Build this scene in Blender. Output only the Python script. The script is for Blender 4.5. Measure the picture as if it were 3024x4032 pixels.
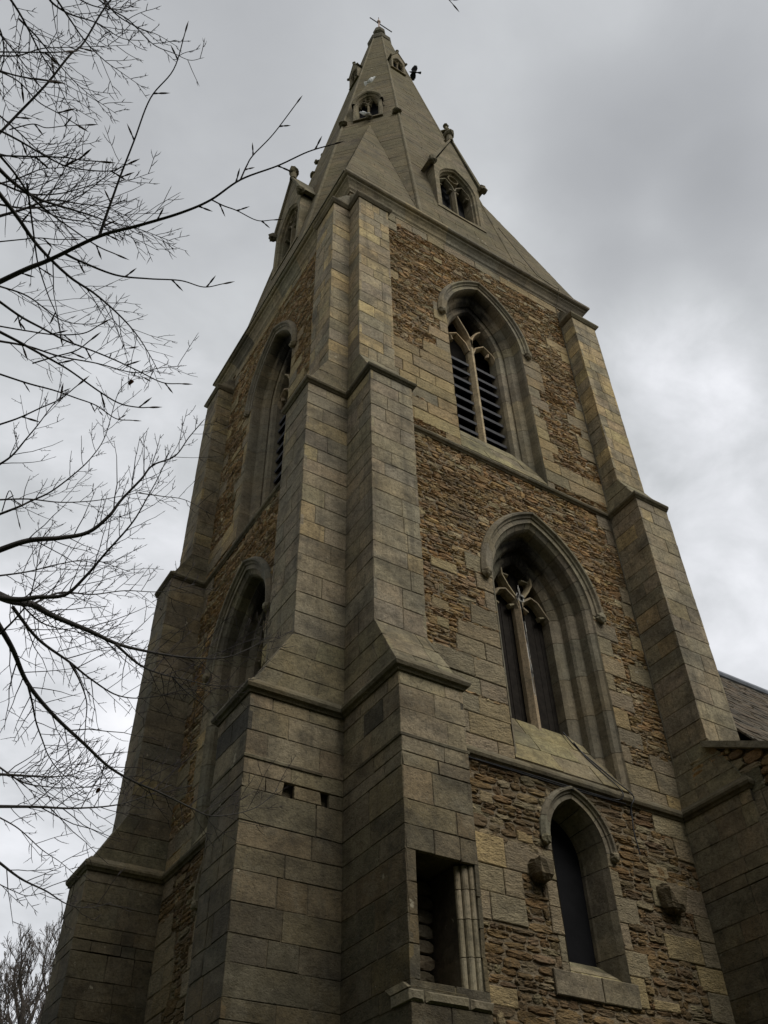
import bpy, math, random
import numpy as np
from mathutils import Matrix, Vector
R_ = math.radians
S = bpy.context.scene
for o in list(bpy.data.objects): bpy.data.objects.remove(o)

# ------------------------------------------------------------------ camera
CAM = np.array([-4.3989, -7.7419, 1.6]); YAW, PIT, ROL, FPX = .5737, .7638, -.0274, 3614.4
fw = np.array([math.cos(PIT)*math.sin(YAW), math.cos(PIT)*math.cos(YAW), math.sin(PIT)])
rt = np.array([math.cos(YAW), -math.sin(YAW), 0.0]); up = np.cross(rt, fw)
rt, up = math.cos(ROL)*rt + math.sin(ROL)*up, -math.sin(ROL)*rt + math.cos(ROL)*up
cd = bpy.data.cameras.new('camera'); cam = bpy.data.objects.new('camera', cd); S.collection.objects.link(cam)
cd.sensor_fit = 'VERTICAL'; cd.sensor_height = 24; cd.lens = FPX/4032*24; cd.clip_start = .05; cd.clip_end = 2000
M = Matrix.Identity(4)
for i in range(3):
    M[i][0], M[i][1], M[i][2], M[i][3] = rt[i], up[i], -fw[i], CAM[i]
cam.matrix_world = M; S.camera = cam
def at(x, y, t):                                    # a point t metres out along the view through photo pixel x, y
    return CAM + (fw + rt*(x-1512)/FPX - up*(y-2016)/FPX)*t
def direction(x, y):
    d = fw + rt*(x-1512)/FPX - up*(y-2016)/FPX; return d/np.linalg.norm(d)

# ------------------------------------------------------------------ sky, sun, exposure
SUN_EL, SUN_AZ = R_(50), R_(166)                    # azimuth from +Y clockwise: south, a little west of it
w = bpy.data.worlds.new('World'); S.world = w; w.use_nodes = True
nt = w.node_tree; nt.nodes.clear()
class NT:
    def __init__(s, nt): s.t = nt
    def n(s, typ, **kw):
        nd = s.t.nodes.new(typ)
        for k, v in kw.items():
            if k.startswith('i_'): nd.inputs[k[2:].replace('_', ' ')].default_value = v
            else: setattr(nd, k, v)
        return nd
    def l(s, a, b): s.t.links.new(a, b)
    def math(s, op, a, b=None, clamp=False):
        nd = s.t.nodes.new('ShaderNodeMath'); nd.operation = op; nd.use_clamp = clamp
        for i, x in enumerate((a, b)):
            if x is None: continue
            if isinstance(x, (int, float)): nd.inputs[i].default_value = x
            else: s.l(x, nd.inputs[i])
        return nd.outputs[0]
    def ramp(s, fac, pts, interp='LINEAR'):
        nd = s.t.nodes.new('ShaderNodeValToRGB'); cr = nd.color_ramp; cr.interpolation = interp
        while len(cr.elements) > 2: cr.elements.remove(cr.elements[-1])
        for i, (p, c) in enumerate(pts):
            e = cr.elements[i] if i < 2 else cr.elements.new(p)
            e.position = p; e.color = (c, c, c, 1) if isinstance(c, (int, float)) else (*c, 1)
        s.l(fac, nd.inputs[0]); return nd.outputs[0]
    def mix(s, fac, a, b, mode='MIX'):
        nd = s.t.nodes.new('ShaderNodeMix'); nd.data_type = 'RGBA'; nd.blend_type = mode
        for sock, x in ((nd.inputs[0], fac), (nd.inputs[6], a), (nd.inputs[7], b)):
            if isinstance(x, (int, float)): sock.default_value = x
            elif isinstance(x, tuple): sock.default_value = (*x, 1)
            else: s.l(x, sock)
        return nd.outputs[2]
    def noise(s, vec, scale, detail=4, rough=.55, dist=0.0):
        nd = s.n('ShaderNodeTexNoise'); nd.inputs['Scale'].default_value = scale; nd.inputs['Detail'].default_value = detail
        nd.inputs['Roughness'].default_value = rough; nd.inputs['Distortion'].default_value = dist
        s.l(vec, nd.inputs['Vector']); return nd.outputs['Fac']
    def mapping(s, vec, scale=(1, 1, 1), rot=(0, 0, 0), loc=(0, 0, 0)):
        nd = s.n('ShaderNodeMapping'); s.l(vec, nd.inputs[0]); nd.inputs['Scale'].default_value = scale
        nd.inputs['Rotation'].default_value = rot; nd.inputs['Location'].default_value = loc; return nd.outputs[0]
k = NT(nt)
sky = k.n('ShaderNodeTexSky'); sky.sky_type = 'NISHITA'; sky.sun_disc = False; sky.sun_elevation = SUN_EL; sky.sun_rotation = SUN_AZ
bg1 = k.n('ShaderNodeBackground'); k.l(sky.outputs[0], bg1.inputs[0]); bg1.inputs[1].default_value = .1
dirv = k.n('ShaderNodeTexCoord').outputs['Generated']
def blob(px, py, inner, outer):                     # a soft patch of cloud round one direction of the sky
    d = direction(px, py); v = k.n('ShaderNodeVectorMath', operation='DOT_PRODUCT'); k.l(dirv, v.inputs[0]); v.inputs[1].default_value = tuple(d)
    mr = k.n('ShaderNodeMapRange', interpolation_type='SMOOTHSTEP'); k.l(v.outputs['Value'], mr.inputs[0])
    mr.inputs[1].default_value = math.cos(R_(outer)); mr.inputs[2].default_value = math.cos(R_(inner)); return mr.outputs[0]
n_big = k.noise(k.mapping(dirv, (1.6, 1.6, 2.6), (0.3, 0.5, 0.2)), 1.4, 7, .5, .15)
n_mid = k.noise(k.mapping(dirv, (2.0, 2.6, 3.6), (0.1, .7, 0.9)), 3.4, 8, .55, .25)
base = k.math('ADD', k.math('MULTIPLY', k.math('SUBTRACT', n_big, .5), .30), .597)
base = k.math('ADD', base, k.math('MULTIPLY', k.math('SUBTRACT', n_mid, .5), .34))
SKYBLOBS = [(2620, 700, 0, 9, -.075), (2300, 560, 0, 6, -.045), (2900, 480, 0, 8, -.05), (2960, 860, 0, 6, -.06), (2250, 860, 0, 5, -.04), (2000, 330, 0, 8, -.045), (2600, 200, 0, 9, -.06),
            (2780, 1850, 1, 10, .10), (2850, 2400, 1, 10, .10), (2660, 1330, 0, 5, .09), (250, 3300, 4, 22, .12), (400, 2300, 4, 18, .08), (2450, 1120, 0, 4, -.05), (2720, 2080, 0, 4, -.06), (2900, 1600, 0, 3, .06),
            (500, 150, 2, 20, -.085), (1500, 100, 2, 14, -.05)]
for px, py, a, b, amt in SKYBLOBS:
    m = k.math('MULTIPLY', blob(px, py, a, b), k.math('MULTIPLY', n_mid, 2.0)); base = k.math('ADD', base, k.math('MULTIPLY', m, amt))
ccol = k.ramp(base, [(0, (.04, .042, .045)), (.2, (.16, .165, .175)), (.42, (.36, .37, .385)), (.6, (.50, .515, .53)), (.8, (.72, .73, .76)), (1, (.92, .92, .94))])
bg2 = k.n('ShaderNodeBackground'); k.l(ccol, bg2.inputs[0]); bg2.inputs[1].default_value = 1.0
ms = k.n('ShaderNodeMixShader'); ms.inputs[0].default_value = .95; k.l(bg1.outputs[0], ms.inputs[1]); k.l(bg2.outputs[0], ms.inputs[2])
wo = k.n('ShaderNodeOutputWorld'); k.l(ms.outputs[0], wo.inputs[0])
ld = bpy.data.lights.new('sun', 'SUN'); ld.energy = 1.9; ld.angle = R_(32); ld.color = (1, .97, .92)
sun = bpy.data.objects.new('sun', ld); S.collection.objects.link(sun)
sd = Vector((math.sin(SUN_AZ)*math.cos(SUN_EL), math.cos(SUN_AZ)*math.cos(SUN_EL), math.sin(SUN_EL)))
sun.rotation_euler = sd.to_track_quat('Z', 'Y').to_euler(); sun.location = (0, -30, 40)
S.view_settings.view_transform = 'Standard'; S.view_settings.look = 'None'; S.view_settings.exposure = .30; S.view_settings.gamma = 1

# ------------------------------------------------------------------ materials
def new_mat(name):
    m = bpy.data.materials.new(name); m.use_nodes = True; t = m.node_tree; t.nodes.clear(); kk = NT(t)
    out = kk.n('ShaderNodeOutputMaterial'); p = kk.n('ShaderNodeBsdfPrincipled'); kk.l(p.outputs[0], out.inputs[0])
    p.inputs['Roughness'].default_value = .92; p.inputs['Specular IOR Level'].default_value = .2
    return m, kk, p
def stone_mat(name, grain=60, bump=.5, lichen=.35, soot=.35, moss=0.0, coarse=9, layer=(1, 1, 1), rough=1.0, dist=.03, blotch=.5):
    m, kk, p = new_mat(name)
    pos = kk.n('ShaderNodeNewGeometry').outputs['Position']; bed = kk.mapping(pos, layer)
    col = kk.n('ShaderNodeAttribute', attribute_name='col').outputs['Color']
    nb = kk.noise(pos, .8, 6, .6); nm = kk.noise(bed, 5, 6, .66); nf = kk.noise(bed, 26, 6, .75)
    c = kk.mix(1.0, col, kk.ramp(nm, [(.25, 1-.42*rough), (.5, 1.0), (.78, 1+.36*rough)]), 'MULTIPLY')
    c = kk.mix(1.0, c, kk.ramp(nf, [(.30, 1-.55*rough), (.46, .97), (.7, 1+.28*rough)]), 'MULTIPLY')
    c = kk.mix(1.0, c, kk.ramp(nb, [(.3, .80), (.6, 1.08)]), 'MULTIPLY')
    yel = kk.noise(pos, 1.7, 5, .6)
    c = kk.mix(kk.math('MULTIPLY', kk.ramp(yel, [(.48, 0), (.66, 1)]), .22), c, kk.mix(1.0, c, (1.25, 1.06, .72), 'MULTIPLY'))
    streak = kk.noise(kk.mapping(pos, (2.6, 2.6, .28)), 1.5, 7, .66, .5)
    c = kk.mix(kk.math('MULTIPLY', kk.ramp(streak, [(.52, 0), (.68, 1)]), soot), c, (.062, .057, .047))
    ln = kk.noise(pos, 2.6, 8, .72)
    c = kk.mix(kk.math('MULTIPLY', kk.ramp(ln, [(.53, 0), (.60, 1)]), lichen), c, (.20, .188, .15))
    bl = kk.noise(kk.mapping(pos, (1, 1, 1.7)), 1.15, 7, .66, .3)
    c = kk.mix(kk.math('MULTIPLY', kk.ramp(bl, [(.50, 0), (.60, 1)]), blotch), c, kk.mix(1.0, c, (.56, .57, .60), 'MULTIPLY'))
    sk = kk.noise(pos, 24, 6, .82)
    c = kk.mix(kk.math('MULTIPLY', kk.ramp(sk, [(.53, 0), (.60, 1)]), .6*rough), c, (.072, .065, .05))
    sp = kk.noise(pos, 11, 6, .75)
    c = kk.mix(kk.math('MULTIPLY', kk.ramp(sp, [(.655, 0), (.71, 1)]), .6), c, (.36, .34, .28))
    pw = kk.noise(pos, 3.1, 5, .62)
    c = kk.mix(kk.math('MULTIPLY', kk.ramp(pw, [(.685, 0), (.705, 1)]), .7), c, (.33, .31, .25))
    if moss:
        mn = kk.noise(pos, 1.1, 6, .65)
        c = kk.mix(kk.math('MULTIPLY', kk.ramp(mn, [(.36, 0), (.62, 1)]), moss), c, (.105, .092, .045))
    c = kk.mix(1.0, c, (1.055, 1.0, .89), 'MULTIPLY')
    kk.l(c, p.inputs['Base Color'])
    h = kk.math('ADD', kk.math('MULTIPLY', kk.noise(bed, coarse, 7, .68), .9), kk.math('MULTIPLY', kk.noise(pos, grain, 4, .65), .3))
    pit = kk.n('ShaderNodeTexVoronoi'); pit.inputs['Scale'].default_value = grain*.45; kk.l(bed, pit.inputs['Vector'])
    h = kk.math('ADD', h, kk.math('MULTIPLY', kk.math('MINIMUM', pit.outputs['Distance'], .35), .45))
    b = kk.n('ShaderNodeBump'); b.inputs['Strength'].default_value = bump; b.inputs['Distance'].default_value = dist
    kk.l(h, b.inputs['Height']); kk.l(b.outputs[0], p.inputs['Normal'])
    return m
def plain_mat(name, col, rough=.8, var=.3, scale=20, metal=0.0, bump=.2):
    m, kk, p = new_mat(name); pos = kk.n('ShaderNodeNewGeometry').outputs['Position']
    n = kk.noise(pos, scale, 5, .6)
    kk.l(kk.mix(1.0, col, kk.ramp(n, [(.3, 1-var), (.7, 1+var)]), 'MULTIPLY'), p.inputs['Base Color'])
    p.inputs['Roughness'].default_value = rough; p.inputs['Metallic'].default_value = metal
    if bump:
        b = kk.n('ShaderNodeBump'); b.inputs['Strength'].default_value = bump; b.inputs['Distance'].default_value = .01
        kk.l(n, b.inputs['Height']); kk.l(b.outputs[0], p.inputs['Normal'])
    return m
ASH = stone_mat('ashlar_limestone', 60, .65, .25, .5, blotch=.8, layer=(1, 1, 1.15), dist=.035)
RUB = stone_mat('ironstone_rubble', 45, .9, .08, .10, coarse=11, layer=(1, 1, 2.4), rough=.9, dist=.05)
SPI = stone_mat('spire_limestone', 36, .6, .15, .4, blotch=.7, moss=.45, layer=(1, 1, 1.1))
TRC = stone_mat('tracery_stone', 60, .4, .2, .2, rough=.8)
DRIP = stone_mat('weathered_moulding', 60, .6, .35, .5, moss=.3)
BOARD = plain_mat('old_dark_boards', (.016, .013, .010), .8, .4, 14)
LOUV = plain_mat('louvre_slate', (.045, .045, .05), .6, .3, 12)
GLASS = plain_mat('dark_window_glass', (.006, .0062, .007), .7, .3, 4)
for m_ in (BOARD, GLASS): m_.node_tree.nodes['Principled BSDF'].inputs['Specular IOR Level'].default_value = .08
LEAD = plain_mat('lead_sheet', (.16, .17, .19), .55, .2, 6)
IRON = plain_mat('gilded_iron', (.42, .30, .24), .6, .3, 20)
ROD = plain_mat('dark_iron_rod', (.05, .05, .055), .6, .2, 20)
CABLE = plain_mat('black_cable_sheath', (.012, .012, .013), .5, .1, 20, bump=0)
BARK = plain_mat('beech_bark', (.055, .05, .045), .85, .4, 30)
TWIG = plain_mat('beech_twig_bark', (.035, .029, .028), .8, .3, 60)
BUD = plain_mat('beech_bud_scales', (.075, .052, .038), .7, .3, 120)
LEAF = plain_mat('dead_leaf', (.16, .06, .03), .8, .3, 60)
FARB = plain_mat('distant_bark', (.06, .05, .042), .9, .2, 8)
FEATH = plain_mat('black_feathers', (.008, .008, .010), .6, .2, 40)
WHITEF = plain_mat('white_feathers', (.75, .75, .73), .7, .08, 30)
YEW = plain_mat('yew_foliage', (.022, .034, .014), .9, .5, 3)
GRASS = plain_mat('grass', (.05, .065, .022), .95, .5, 1.5)

# ------------------------------------------------------------------ mesh building
class MB:
    def __init__(s): s.v = []; s.c = []; s.f = []; s.m = []; s.n = 0
    def add(s, V, F, col, mi=0):
        V = np.asarray(V, float).reshape(-1, 3); s.v.append(V)
        c = np.asarray(col, float)
        s.c.append(np.tile(c, (len(V), 1)) if c.ndim == 1 else c)
        b = s.n; s.f.extend([tuple(b+i for i in f) for f in F]); s.m.extend([mi]*len(F)); s.n += len(V)
    def quad(s, a, b, c, d, col, mi=0): s.add([a, b, c, d], [(0, 1, 2, 3)], col, mi)
    def box(s, x0, x1, y0, y1, z0, z1, col, mi=0):
        s.hexa([(x0, y0, z0), (x1, y0, z0), (x1, y1, z0), (x0, y1, z0), (x0, y0, z1), (x1, y0, z1), (x1, y1, z1), (x0, y1, z1)], col, mi)
    def hexa(s, P, col, mi=0):
        s.add(P, [(0, 3, 2, 1), (4, 5, 6, 7), (0, 1, 5, 4), (1, 2, 6, 5), (2, 3, 7, 6), (3, 0, 4, 7)], col, mi)
    def build(s, name, mats, parent=None, smooth=False):
        me = bpy.data.meshes.new(name)
        V = np.concatenate(s.v) if s.v else np.zeros((0, 3))
        me.from_pydata(V.tolist(), [], s.f)
        if not isinstance(mats, (list, tuple)): mats = [mats]
        for m in mats: me.materials.append(m)
        a = me.attributes.new('col', 'FLOAT_COLOR', 'POINT')
        C = np.concatenate(s.c) if s.c else np.zeros((0, 3)); C = np.concatenate([C, np.ones((len(C), 1))], 1)
        a.data.foreach_set('color', C.astype(np.float32).ravel())
        me.polygons.foreach_set('material_index', np.array(s.m, dtype=np.int32))
        me.polygons.foreach_set('use_smooth', np.full(len(s.f), smooth, dtype=bool))
        me.validate(); me.update()
        o = bpy.data.objects.new(name, me); S.collection.objects.link(o)
        if parent is not None: put_under(o, parent)
        return o
def put_under(o, parent):
    o.parent = parent
    m = Matrix.Identity(4); q = parent
    while q is not None: m = q.matrix_basis if q.parent is None else m; q = q.parent
    if parent.parent is None: o.matrix_parent_inverse = parent.matrix_basis.inverted()
def thing(name, label, cat, loc=(0, 0, 0), group=None):
    o = bpy.data.objects.new(name, None); S.collection.objects.link(o); o.location = loc; o.empty_display_size = .3
    o['label'] = label; o['category'] = cat
    if group: o['group'] = group
    bpy.context.view_layer.update()
    return o
def tag(o, label, cat, group=None):
    o['label'] = label; o['category'] = cat
    if group: o['group'] = group
def A(*x): return np.array(x, float)
MORTAR = A(.15, .125, .09); ASHM = A(.18, .156, .11)
def vary(rng, c, a=.12, h=.04):
    return np.clip(A(*c)*(1+rng.uniform(-a, a))*(1+A(rng.uniform(-h, h), 0, rng.uniform(-h, h))), .01, .9)
GREYS = [(.245, .212, .15), (.235, .202, .143), (.255, .218, .15), (.225, .198, .146)]
BUFFS = [(.31, .25, .148), (.28, .228, .14), (.345, .28, .16)]
def ash_col(rng, u, v, buff=.2):
    return vary(rng, rng.choice(BUFFS) if rng.random() < buff else rng.choice(GREYS), .06)
IRONS = [(.33, .205, .092), (.36, .232, .104), (.27, .168, .08), (.39, .265, .132), (.32, .225, .128), (.27, .185, .108)]
def rub_col(rng, u, v):
    r = rng.random()
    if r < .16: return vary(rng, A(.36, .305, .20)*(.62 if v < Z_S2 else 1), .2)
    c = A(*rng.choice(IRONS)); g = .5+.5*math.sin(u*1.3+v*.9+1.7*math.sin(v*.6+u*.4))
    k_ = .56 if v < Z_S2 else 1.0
    return vary(rng, A(.95, 1.0, 1.08)*(c*(1-.35*g)+A(.29, .212, .118)*.35*g)*k_, .2, .06)

def courses(breaks, h, rng, j=.15):
    out = [breaks[0]]
    for a, b in zip(breaks[:-1], breaks[1:]):
        n = max(1, round((b-a)/h)); ws = [1+rng.uniform(-j, j) for _ in range(n)]; t = sum(ws); z = a
        for w_ in ws[:-1]: z += (b-a)*w_/t; out.append(z)
        out.append(b)
    return out
def split_len(L, lr, rng):
    if L < lr[0]*1.35: return [0, 1]
    xs = [0.0]; 
    while True:
        s = rng.uniform(*lr)
        if rng.random() < .12: s *= .5
        if xs[-1]+s > L-lr[0]*.6: break
        xs.append(xs[-1]+s)
    xs.append(L); return [x/L for x in xs]
def ashlar(mb, mp, vs, itv, rng, lr=(.35, .8), joint=.010, proud=0.0, jit=.003, cham=.004, colf=ash_col, depth=.045, flush=False, mi=0):
    for v0, v1 in zip(vs[:-1], vs[1:]):
        I = itv((v0+v1)/2); Ib = itv(v0+1e-4); It = itv(v1-1e-4)
        if len(Ib) != len(I): Ib = I
        if len(It) != len(I): It = I
        for (a, b), (ab, bb), (at_, bt) in zip(I, Ib, It):
            L = max(b-a, bb-ab)
            if L < .03: continue
            fr = split_len(L, lr, rng)
            for i, (f0, f1) in enumerate(zip(fr[:-1], fr[1:])):
                j0 = 0.0 if i == 0 else joint/2; j1 = 0.0 if i == len(fr)-2 else joint/2
                jb = joint/2+(rng.uniform(.004, .012) if rng.random() < .09 else 0)
                q = [(ab+(bb-ab)*f0+j0, v0+jb), (ab+(bb-ab)*f1-j1, v0+jb*rng.uniform(.5, 1)), (at_+(bt-at_)*f1-j1, v1-joint/2), (at_+(bt-at_)*f0+j0, v1-joint/2)]
                if rng.random() < .5 and L > .1:          # a knocked arris
                    e = rng.uniform(.006, .022)
                    kx = rng.choice((0, 3)) if i == 0 else rng.choice((1, 2)) if i == len(fr)-2 else None
                    if kx is not None: q[kx] = (q[kx][0]+(e if i == 0 else -e), q[kx][1]+rng.uniform(-.004, .004))
                stone(mb, mp, q, rng, proud+rng.uniform(-jit, jit), cham, colf(rng, (q[0][0]+q[1][0])/2, (v0+v1)/2), depth, mi)
def stone(mb, mp, q, rng, f, cham, col, depth=.045, mi=0):
    cx = sum(p[0] for p in q)/4; cv = sum(p[1] for p in q)/4
    q = [(u+rng.uniform(-.005, .005), v+rng.uniform(-.005, .005)) for u, v in q]
    inn = [(u-math.copysign(min(cham, abs(u-cx)*.4), u-cx), v-math.copysign(min(cham, abs(v-cv)*.4), v-cv)) for u, v in q]
    V = [mp(u, v, -depth) for u, v in q]+[mp(u, v, f-cham*.8) for u, v in q]+[mp(u, v, f+rng.uniform(-.002, .002)) for u, v in inn]
    F = []
    for i in range(4):
        j = (i+1) % 4; F += [(i, j, 4+j, 4+i), (4+i, 4+j, 8+j, 8+i)]
    F.append((8, 9, 10, 11)); mb.add(V, F, col, mi)
def rubble(mb, mp, z0, z1, itv, rng, obst=(), hr=(.04, .095), lr=(.09, .34), colf=rub_col, mi=0):
    v = z0; ph = rng.uniform(0, 9)
    while v < z1:
        h = min(rng.uniform(*hr), z1-v+.02); vm = v+h/2
        segs = list(itv(vm))
        for (a, b, za, zb) in obst:
            if za+.01 < vm < zb-.01:
                ns = []
                for (s, e) in segs:
                    if b <= s or a >= e: ns.append((s, e)); continue
                    if a > s: ns.append((s, a))
                    if b < e: ns.append((b, e))
                segs = ns
        for (s, e) in segs:
            u = s-rng.uniform(0, .05)
            while u < e-.01:
                L = rng.uniform(*lr)*(.55 if rng.random() < .25 else 1)*min(1.3, .55+h/.1*.5)
                u1 = min(u+L, e+.02)
                if e-u1 < .06: u1 = e+rng.uniform(-.01, .02)
                hh = h*(rng.uniform(.86, 1.08) if rng.random() > .07 else 1.8)
                dz = .018*math.sin(u*1.9+ph+v*.7)+.012*math.sin(u*4.7+v*3.1)
                pillow(mb, mp, max(u, s), u1, v+dz, v+dz+hh, rng, colf(rng, u, vm), mi)
                u = u1
        v += h
ANG = [2*math.pi*i/12 for i in range(12)]
def pillow(mb, mp, u0, u1, v0, v1, rng, col, mi=0):
    cu, cv = (u0+u1)/2, (v0+v1)/2; hu, hv = (u1-u0)/2-.002, (v1-v0)/2-.0015
    if hu < .012: return
    f = rng.uniform(-.006, .010); tilt = rng.uniform(-.006, .006); tv = rng.uniform(-.006, .010)
    V = []; e = rng.uniform(2.6, 5)
    base = []
    for a in ANG:
        c, s_ = math.cos(a), math.sin(a); r = (abs(c)**e+abs(s_)**e)**(-1/e)*rng.uniform(.86, 1.06)
        base.append((c*r, s_*r))
    for x, y in base: V.append(mp(cu+x*hu, cv+y*hv, -.05))
    for x, y in base: V.append(mp(cu+x*hu*.985, cv+y*hv*.97, f-.010+tilt*x+tv*y))
    k1 = 1-min(.25, .014/hu); k2 = 1-min(.3, .010/max(hv, .01))
    for x, y in base: V.append(mp(cu+x*hu*k1, cv+y*hv*k2, f+tilt*x+tv*y+rng.uniform(-.011, .009)))
    V.append(mp(cu, cv, f+rng.uniform(-.003, .008)))
    F = []
    for i in range(12):
        j = (i+1) % 12
        F += [(i, j, 12+j, 12+i), (12+i, 12+j, 24+j, 24+i), (24+i, 24+j, 36)]
    mb.add(V, F, col, mi)
def sheet(mb, mp, zs, itv, n, col, mi=0):
    for v0, v1 in zip(zs[:-1], zs[1:]):
        I = itv((v0+v1)/2); Ib = itv(v0+1e-4); It = itv(v1-1e-4)
        if len(Ib) != len(I): Ib = I
        if len(It) != len(I): It = I
        for (ab, bb), (a2, b2) in zip(Ib, It):
            mb.quad(mp(ab, v0, n), mp(bb, v0, n), mp(b2, v1, n), mp(a2, v1, n), col, mi)
# pointed arches ------------------------------------------------------
class Arch:
    def __init__(s, c, h, zb, spring, apex):
        s.c, s.h, s.zb, s.spring, s.apex = c, h, zb, spring, apex
        r = apex-spring; s.R = (h*h+r*r)/(2*h)
    def half(s, z, o=0):
        if z < s.spring: return s.h+o
        q = (s.R+o)**2-(z-s.spring)**2
        if q <= 0: return -1
        return math.sqrt(q)-(s.R-s.h)
    def path(s, o, zb=None, n=12):
        Rr = s.R+o; am = math.acos(max(-1, min(1, (s.R-s.h)/Rr)))
        arc = [((s.h-s.R)+Rr*math.cos(am*i/n), s.spring+Rr*math.sin(am*i/n)) for i in range(n+1)]
        jam = []
        if zb is not None:
            m = 9; jam = [(s.h+o, zb+(s.spring-zb)*i/m) for i in range(m)]
        R = jam+arc; Lf = [(-x, z) for x, z in R]
        return [(s.c+x, z) for x, z in Lf]+[(s.c+x, z) for x, z in R[::-1][1:]]
def sweep_arch(mb, mp, ar, prof, rng, zb=None, n=12, colf=ash_col, grp=2, mi=0, soot=None):
    P = [[mp(x, z, -d) for x, z in ar.path(o, zb, n)] for o, d in prof]
    m = len(P[0]); col = colf(rng, 0, 0)
    for i in range(m-1):
        if i % grp == 0: col = colf(rng, 0, 0)
        Q = P
        if i % grp == 0 and i:
            Q = [list(p) for p in P]
            for j in range(len(prof)):
                a, b = A(*P[j][i]), A(*P[j][i+1]); Q[j][i] = tuple(a+(b-a)*min(.2, .008/(np.linalg.norm(b-a)+1e-9)))
        P, P_keep = Q, P
        for j in range(len(prof)-1):
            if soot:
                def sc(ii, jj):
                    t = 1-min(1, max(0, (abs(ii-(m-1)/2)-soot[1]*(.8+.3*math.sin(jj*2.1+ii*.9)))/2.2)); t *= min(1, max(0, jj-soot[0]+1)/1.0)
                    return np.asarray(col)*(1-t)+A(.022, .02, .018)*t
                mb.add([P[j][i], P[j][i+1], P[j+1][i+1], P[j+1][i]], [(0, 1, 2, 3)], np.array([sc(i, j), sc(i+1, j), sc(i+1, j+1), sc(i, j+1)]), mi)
            else: mb.quad(P[j][i], P[j][i+1], P[j+1][i+1], P[j+1][i], col, mi)
        P = P_keep
def bars(mb, mp, line, w, d0, d1, col, ch=.5, closed=False, mi=0):
    # a moulded stone bar along a polyline in (u, z): front at depth d0, back at d1, its arrises cut back
    n = len(line); sec = [(-w/2, d1), (-w/2, d0+(d1-d0)*.55), (-w*.17, d0), (w*.17, d0), (w/2, d0+(d1-d0)*.55), (w/2, d1)]
    V = []
    for i, p in enumerate(line):
        a = line[i-1] if (i > 0 or closed) else p; b = line[(i+1) % n] if (i < n-1 or closed) else p
        t = A(b[0]-a[0], b[1]-a[1]); t /= (np.linalg.norm(t)+1e-9); nx, nz = -t[1], t[0]
        for o, d in sec: V.append(mp(p[0]+nx*o, p[1]+nz*o, -d))
    F = []
    for i in range(n if closed else n-1):
        j = (i+1) % n
        for q in range(6): F.append((i*6+q, i*6+(q+1) % 6, j*6+(q+1) % 6, j*6+q))
    if not closed: F += [tuple(range(6)), tuple((n-1)*6+q for q in range(6))]
    mb.add(V, F, col, mi)
def arc2(cx, cz, r, a0, a1, n=8): return [(cx+r*math.cos(a0+(a1-a0)*i/n), cz+r*math.sin(a0+(a1-a0)*i/n)) for i in range(n+1)]
def lump(mb, c, r, rng, col, sx=1, sy=1, sz=1, mi=0, n=7, rough=.25):
    V = []; F = []
    for i in range(n+1):
        th = math.pi*i/n
        for j in range(10):
            p = 2*math.pi*j/10; k_ = r*(1+rng.uniform(-rough, rough)*(0 < i < n))
            V.append((c[0]+k_*sx*math.sin(th)*math.cos(p), c[1]+k_*sy*math.sin(th)*math.sin(p), c[2]+k_*sz*math.cos(th)))
    for i in range(n):
        for j in range(10): F.append((i*10+j, i*10+(j+1) % 10, (i+1)*10+(j+1) % 10, (i+1)*10+j))
    mb.add(V, F, col, mi)
def sweep_plan(mb, pts, prof, rng, colf, grp=.6, closed=False, mi=0):
    # a moulding along an axis-aligned plan line (outside on its left), mitred at the corners, cut into stones
    n = len(pts); off = []
    for i, p in enumerate(pts):
        ns = []
        if i > 0 or closed: a = pts[i-1]; d = A(p[0]-a[0], p[1]-a[1]); d /= np.linalg.norm(d); ns.append(A(-d[1], d[0]))
        if i < n-1 or closed: b = pts[(i+1) % n]; d = A(b[0]-p[0], b[1]-p[1]); d /= np.linalg.norm(d); ns.append(A(-d[1], d[0]))
        off.append(sum(ns) if len(ns) == 2 and abs(ns[0] @ ns[1]) < .5 else ns[0])
    for i in range(n if closed else n-1):
        j = (i+1) % n; p, q = A(*pts[i]), A(*pts[j]); L = np.linalg.norm(q-p); m = max(1, int(round(L/grp)))
        fr = [0]+sorted((x+rng.uniform(-.25, .25))/m for x in range(1, m))+[1]
        for f0, f1 in zip(fr[:-1], fr[1:]):
            col = colf(rng, 0, 0); dj = rng.uniform(-.004, .004)
            for (o0, z0), (o1, z1) in zip(prof[:-1], prof[1:]):
                def P(f, o, z):
                    a = p+off[i]*o; b = q+off[j]*o; x = a+(b-a)*f; return (x[0], x[1], z+dj)
                mb.quad(P(f0, o0, z0), P(f1, o0, z0), P(f1, o1, z1), P(f0, o1, z1), col, mi)
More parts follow.
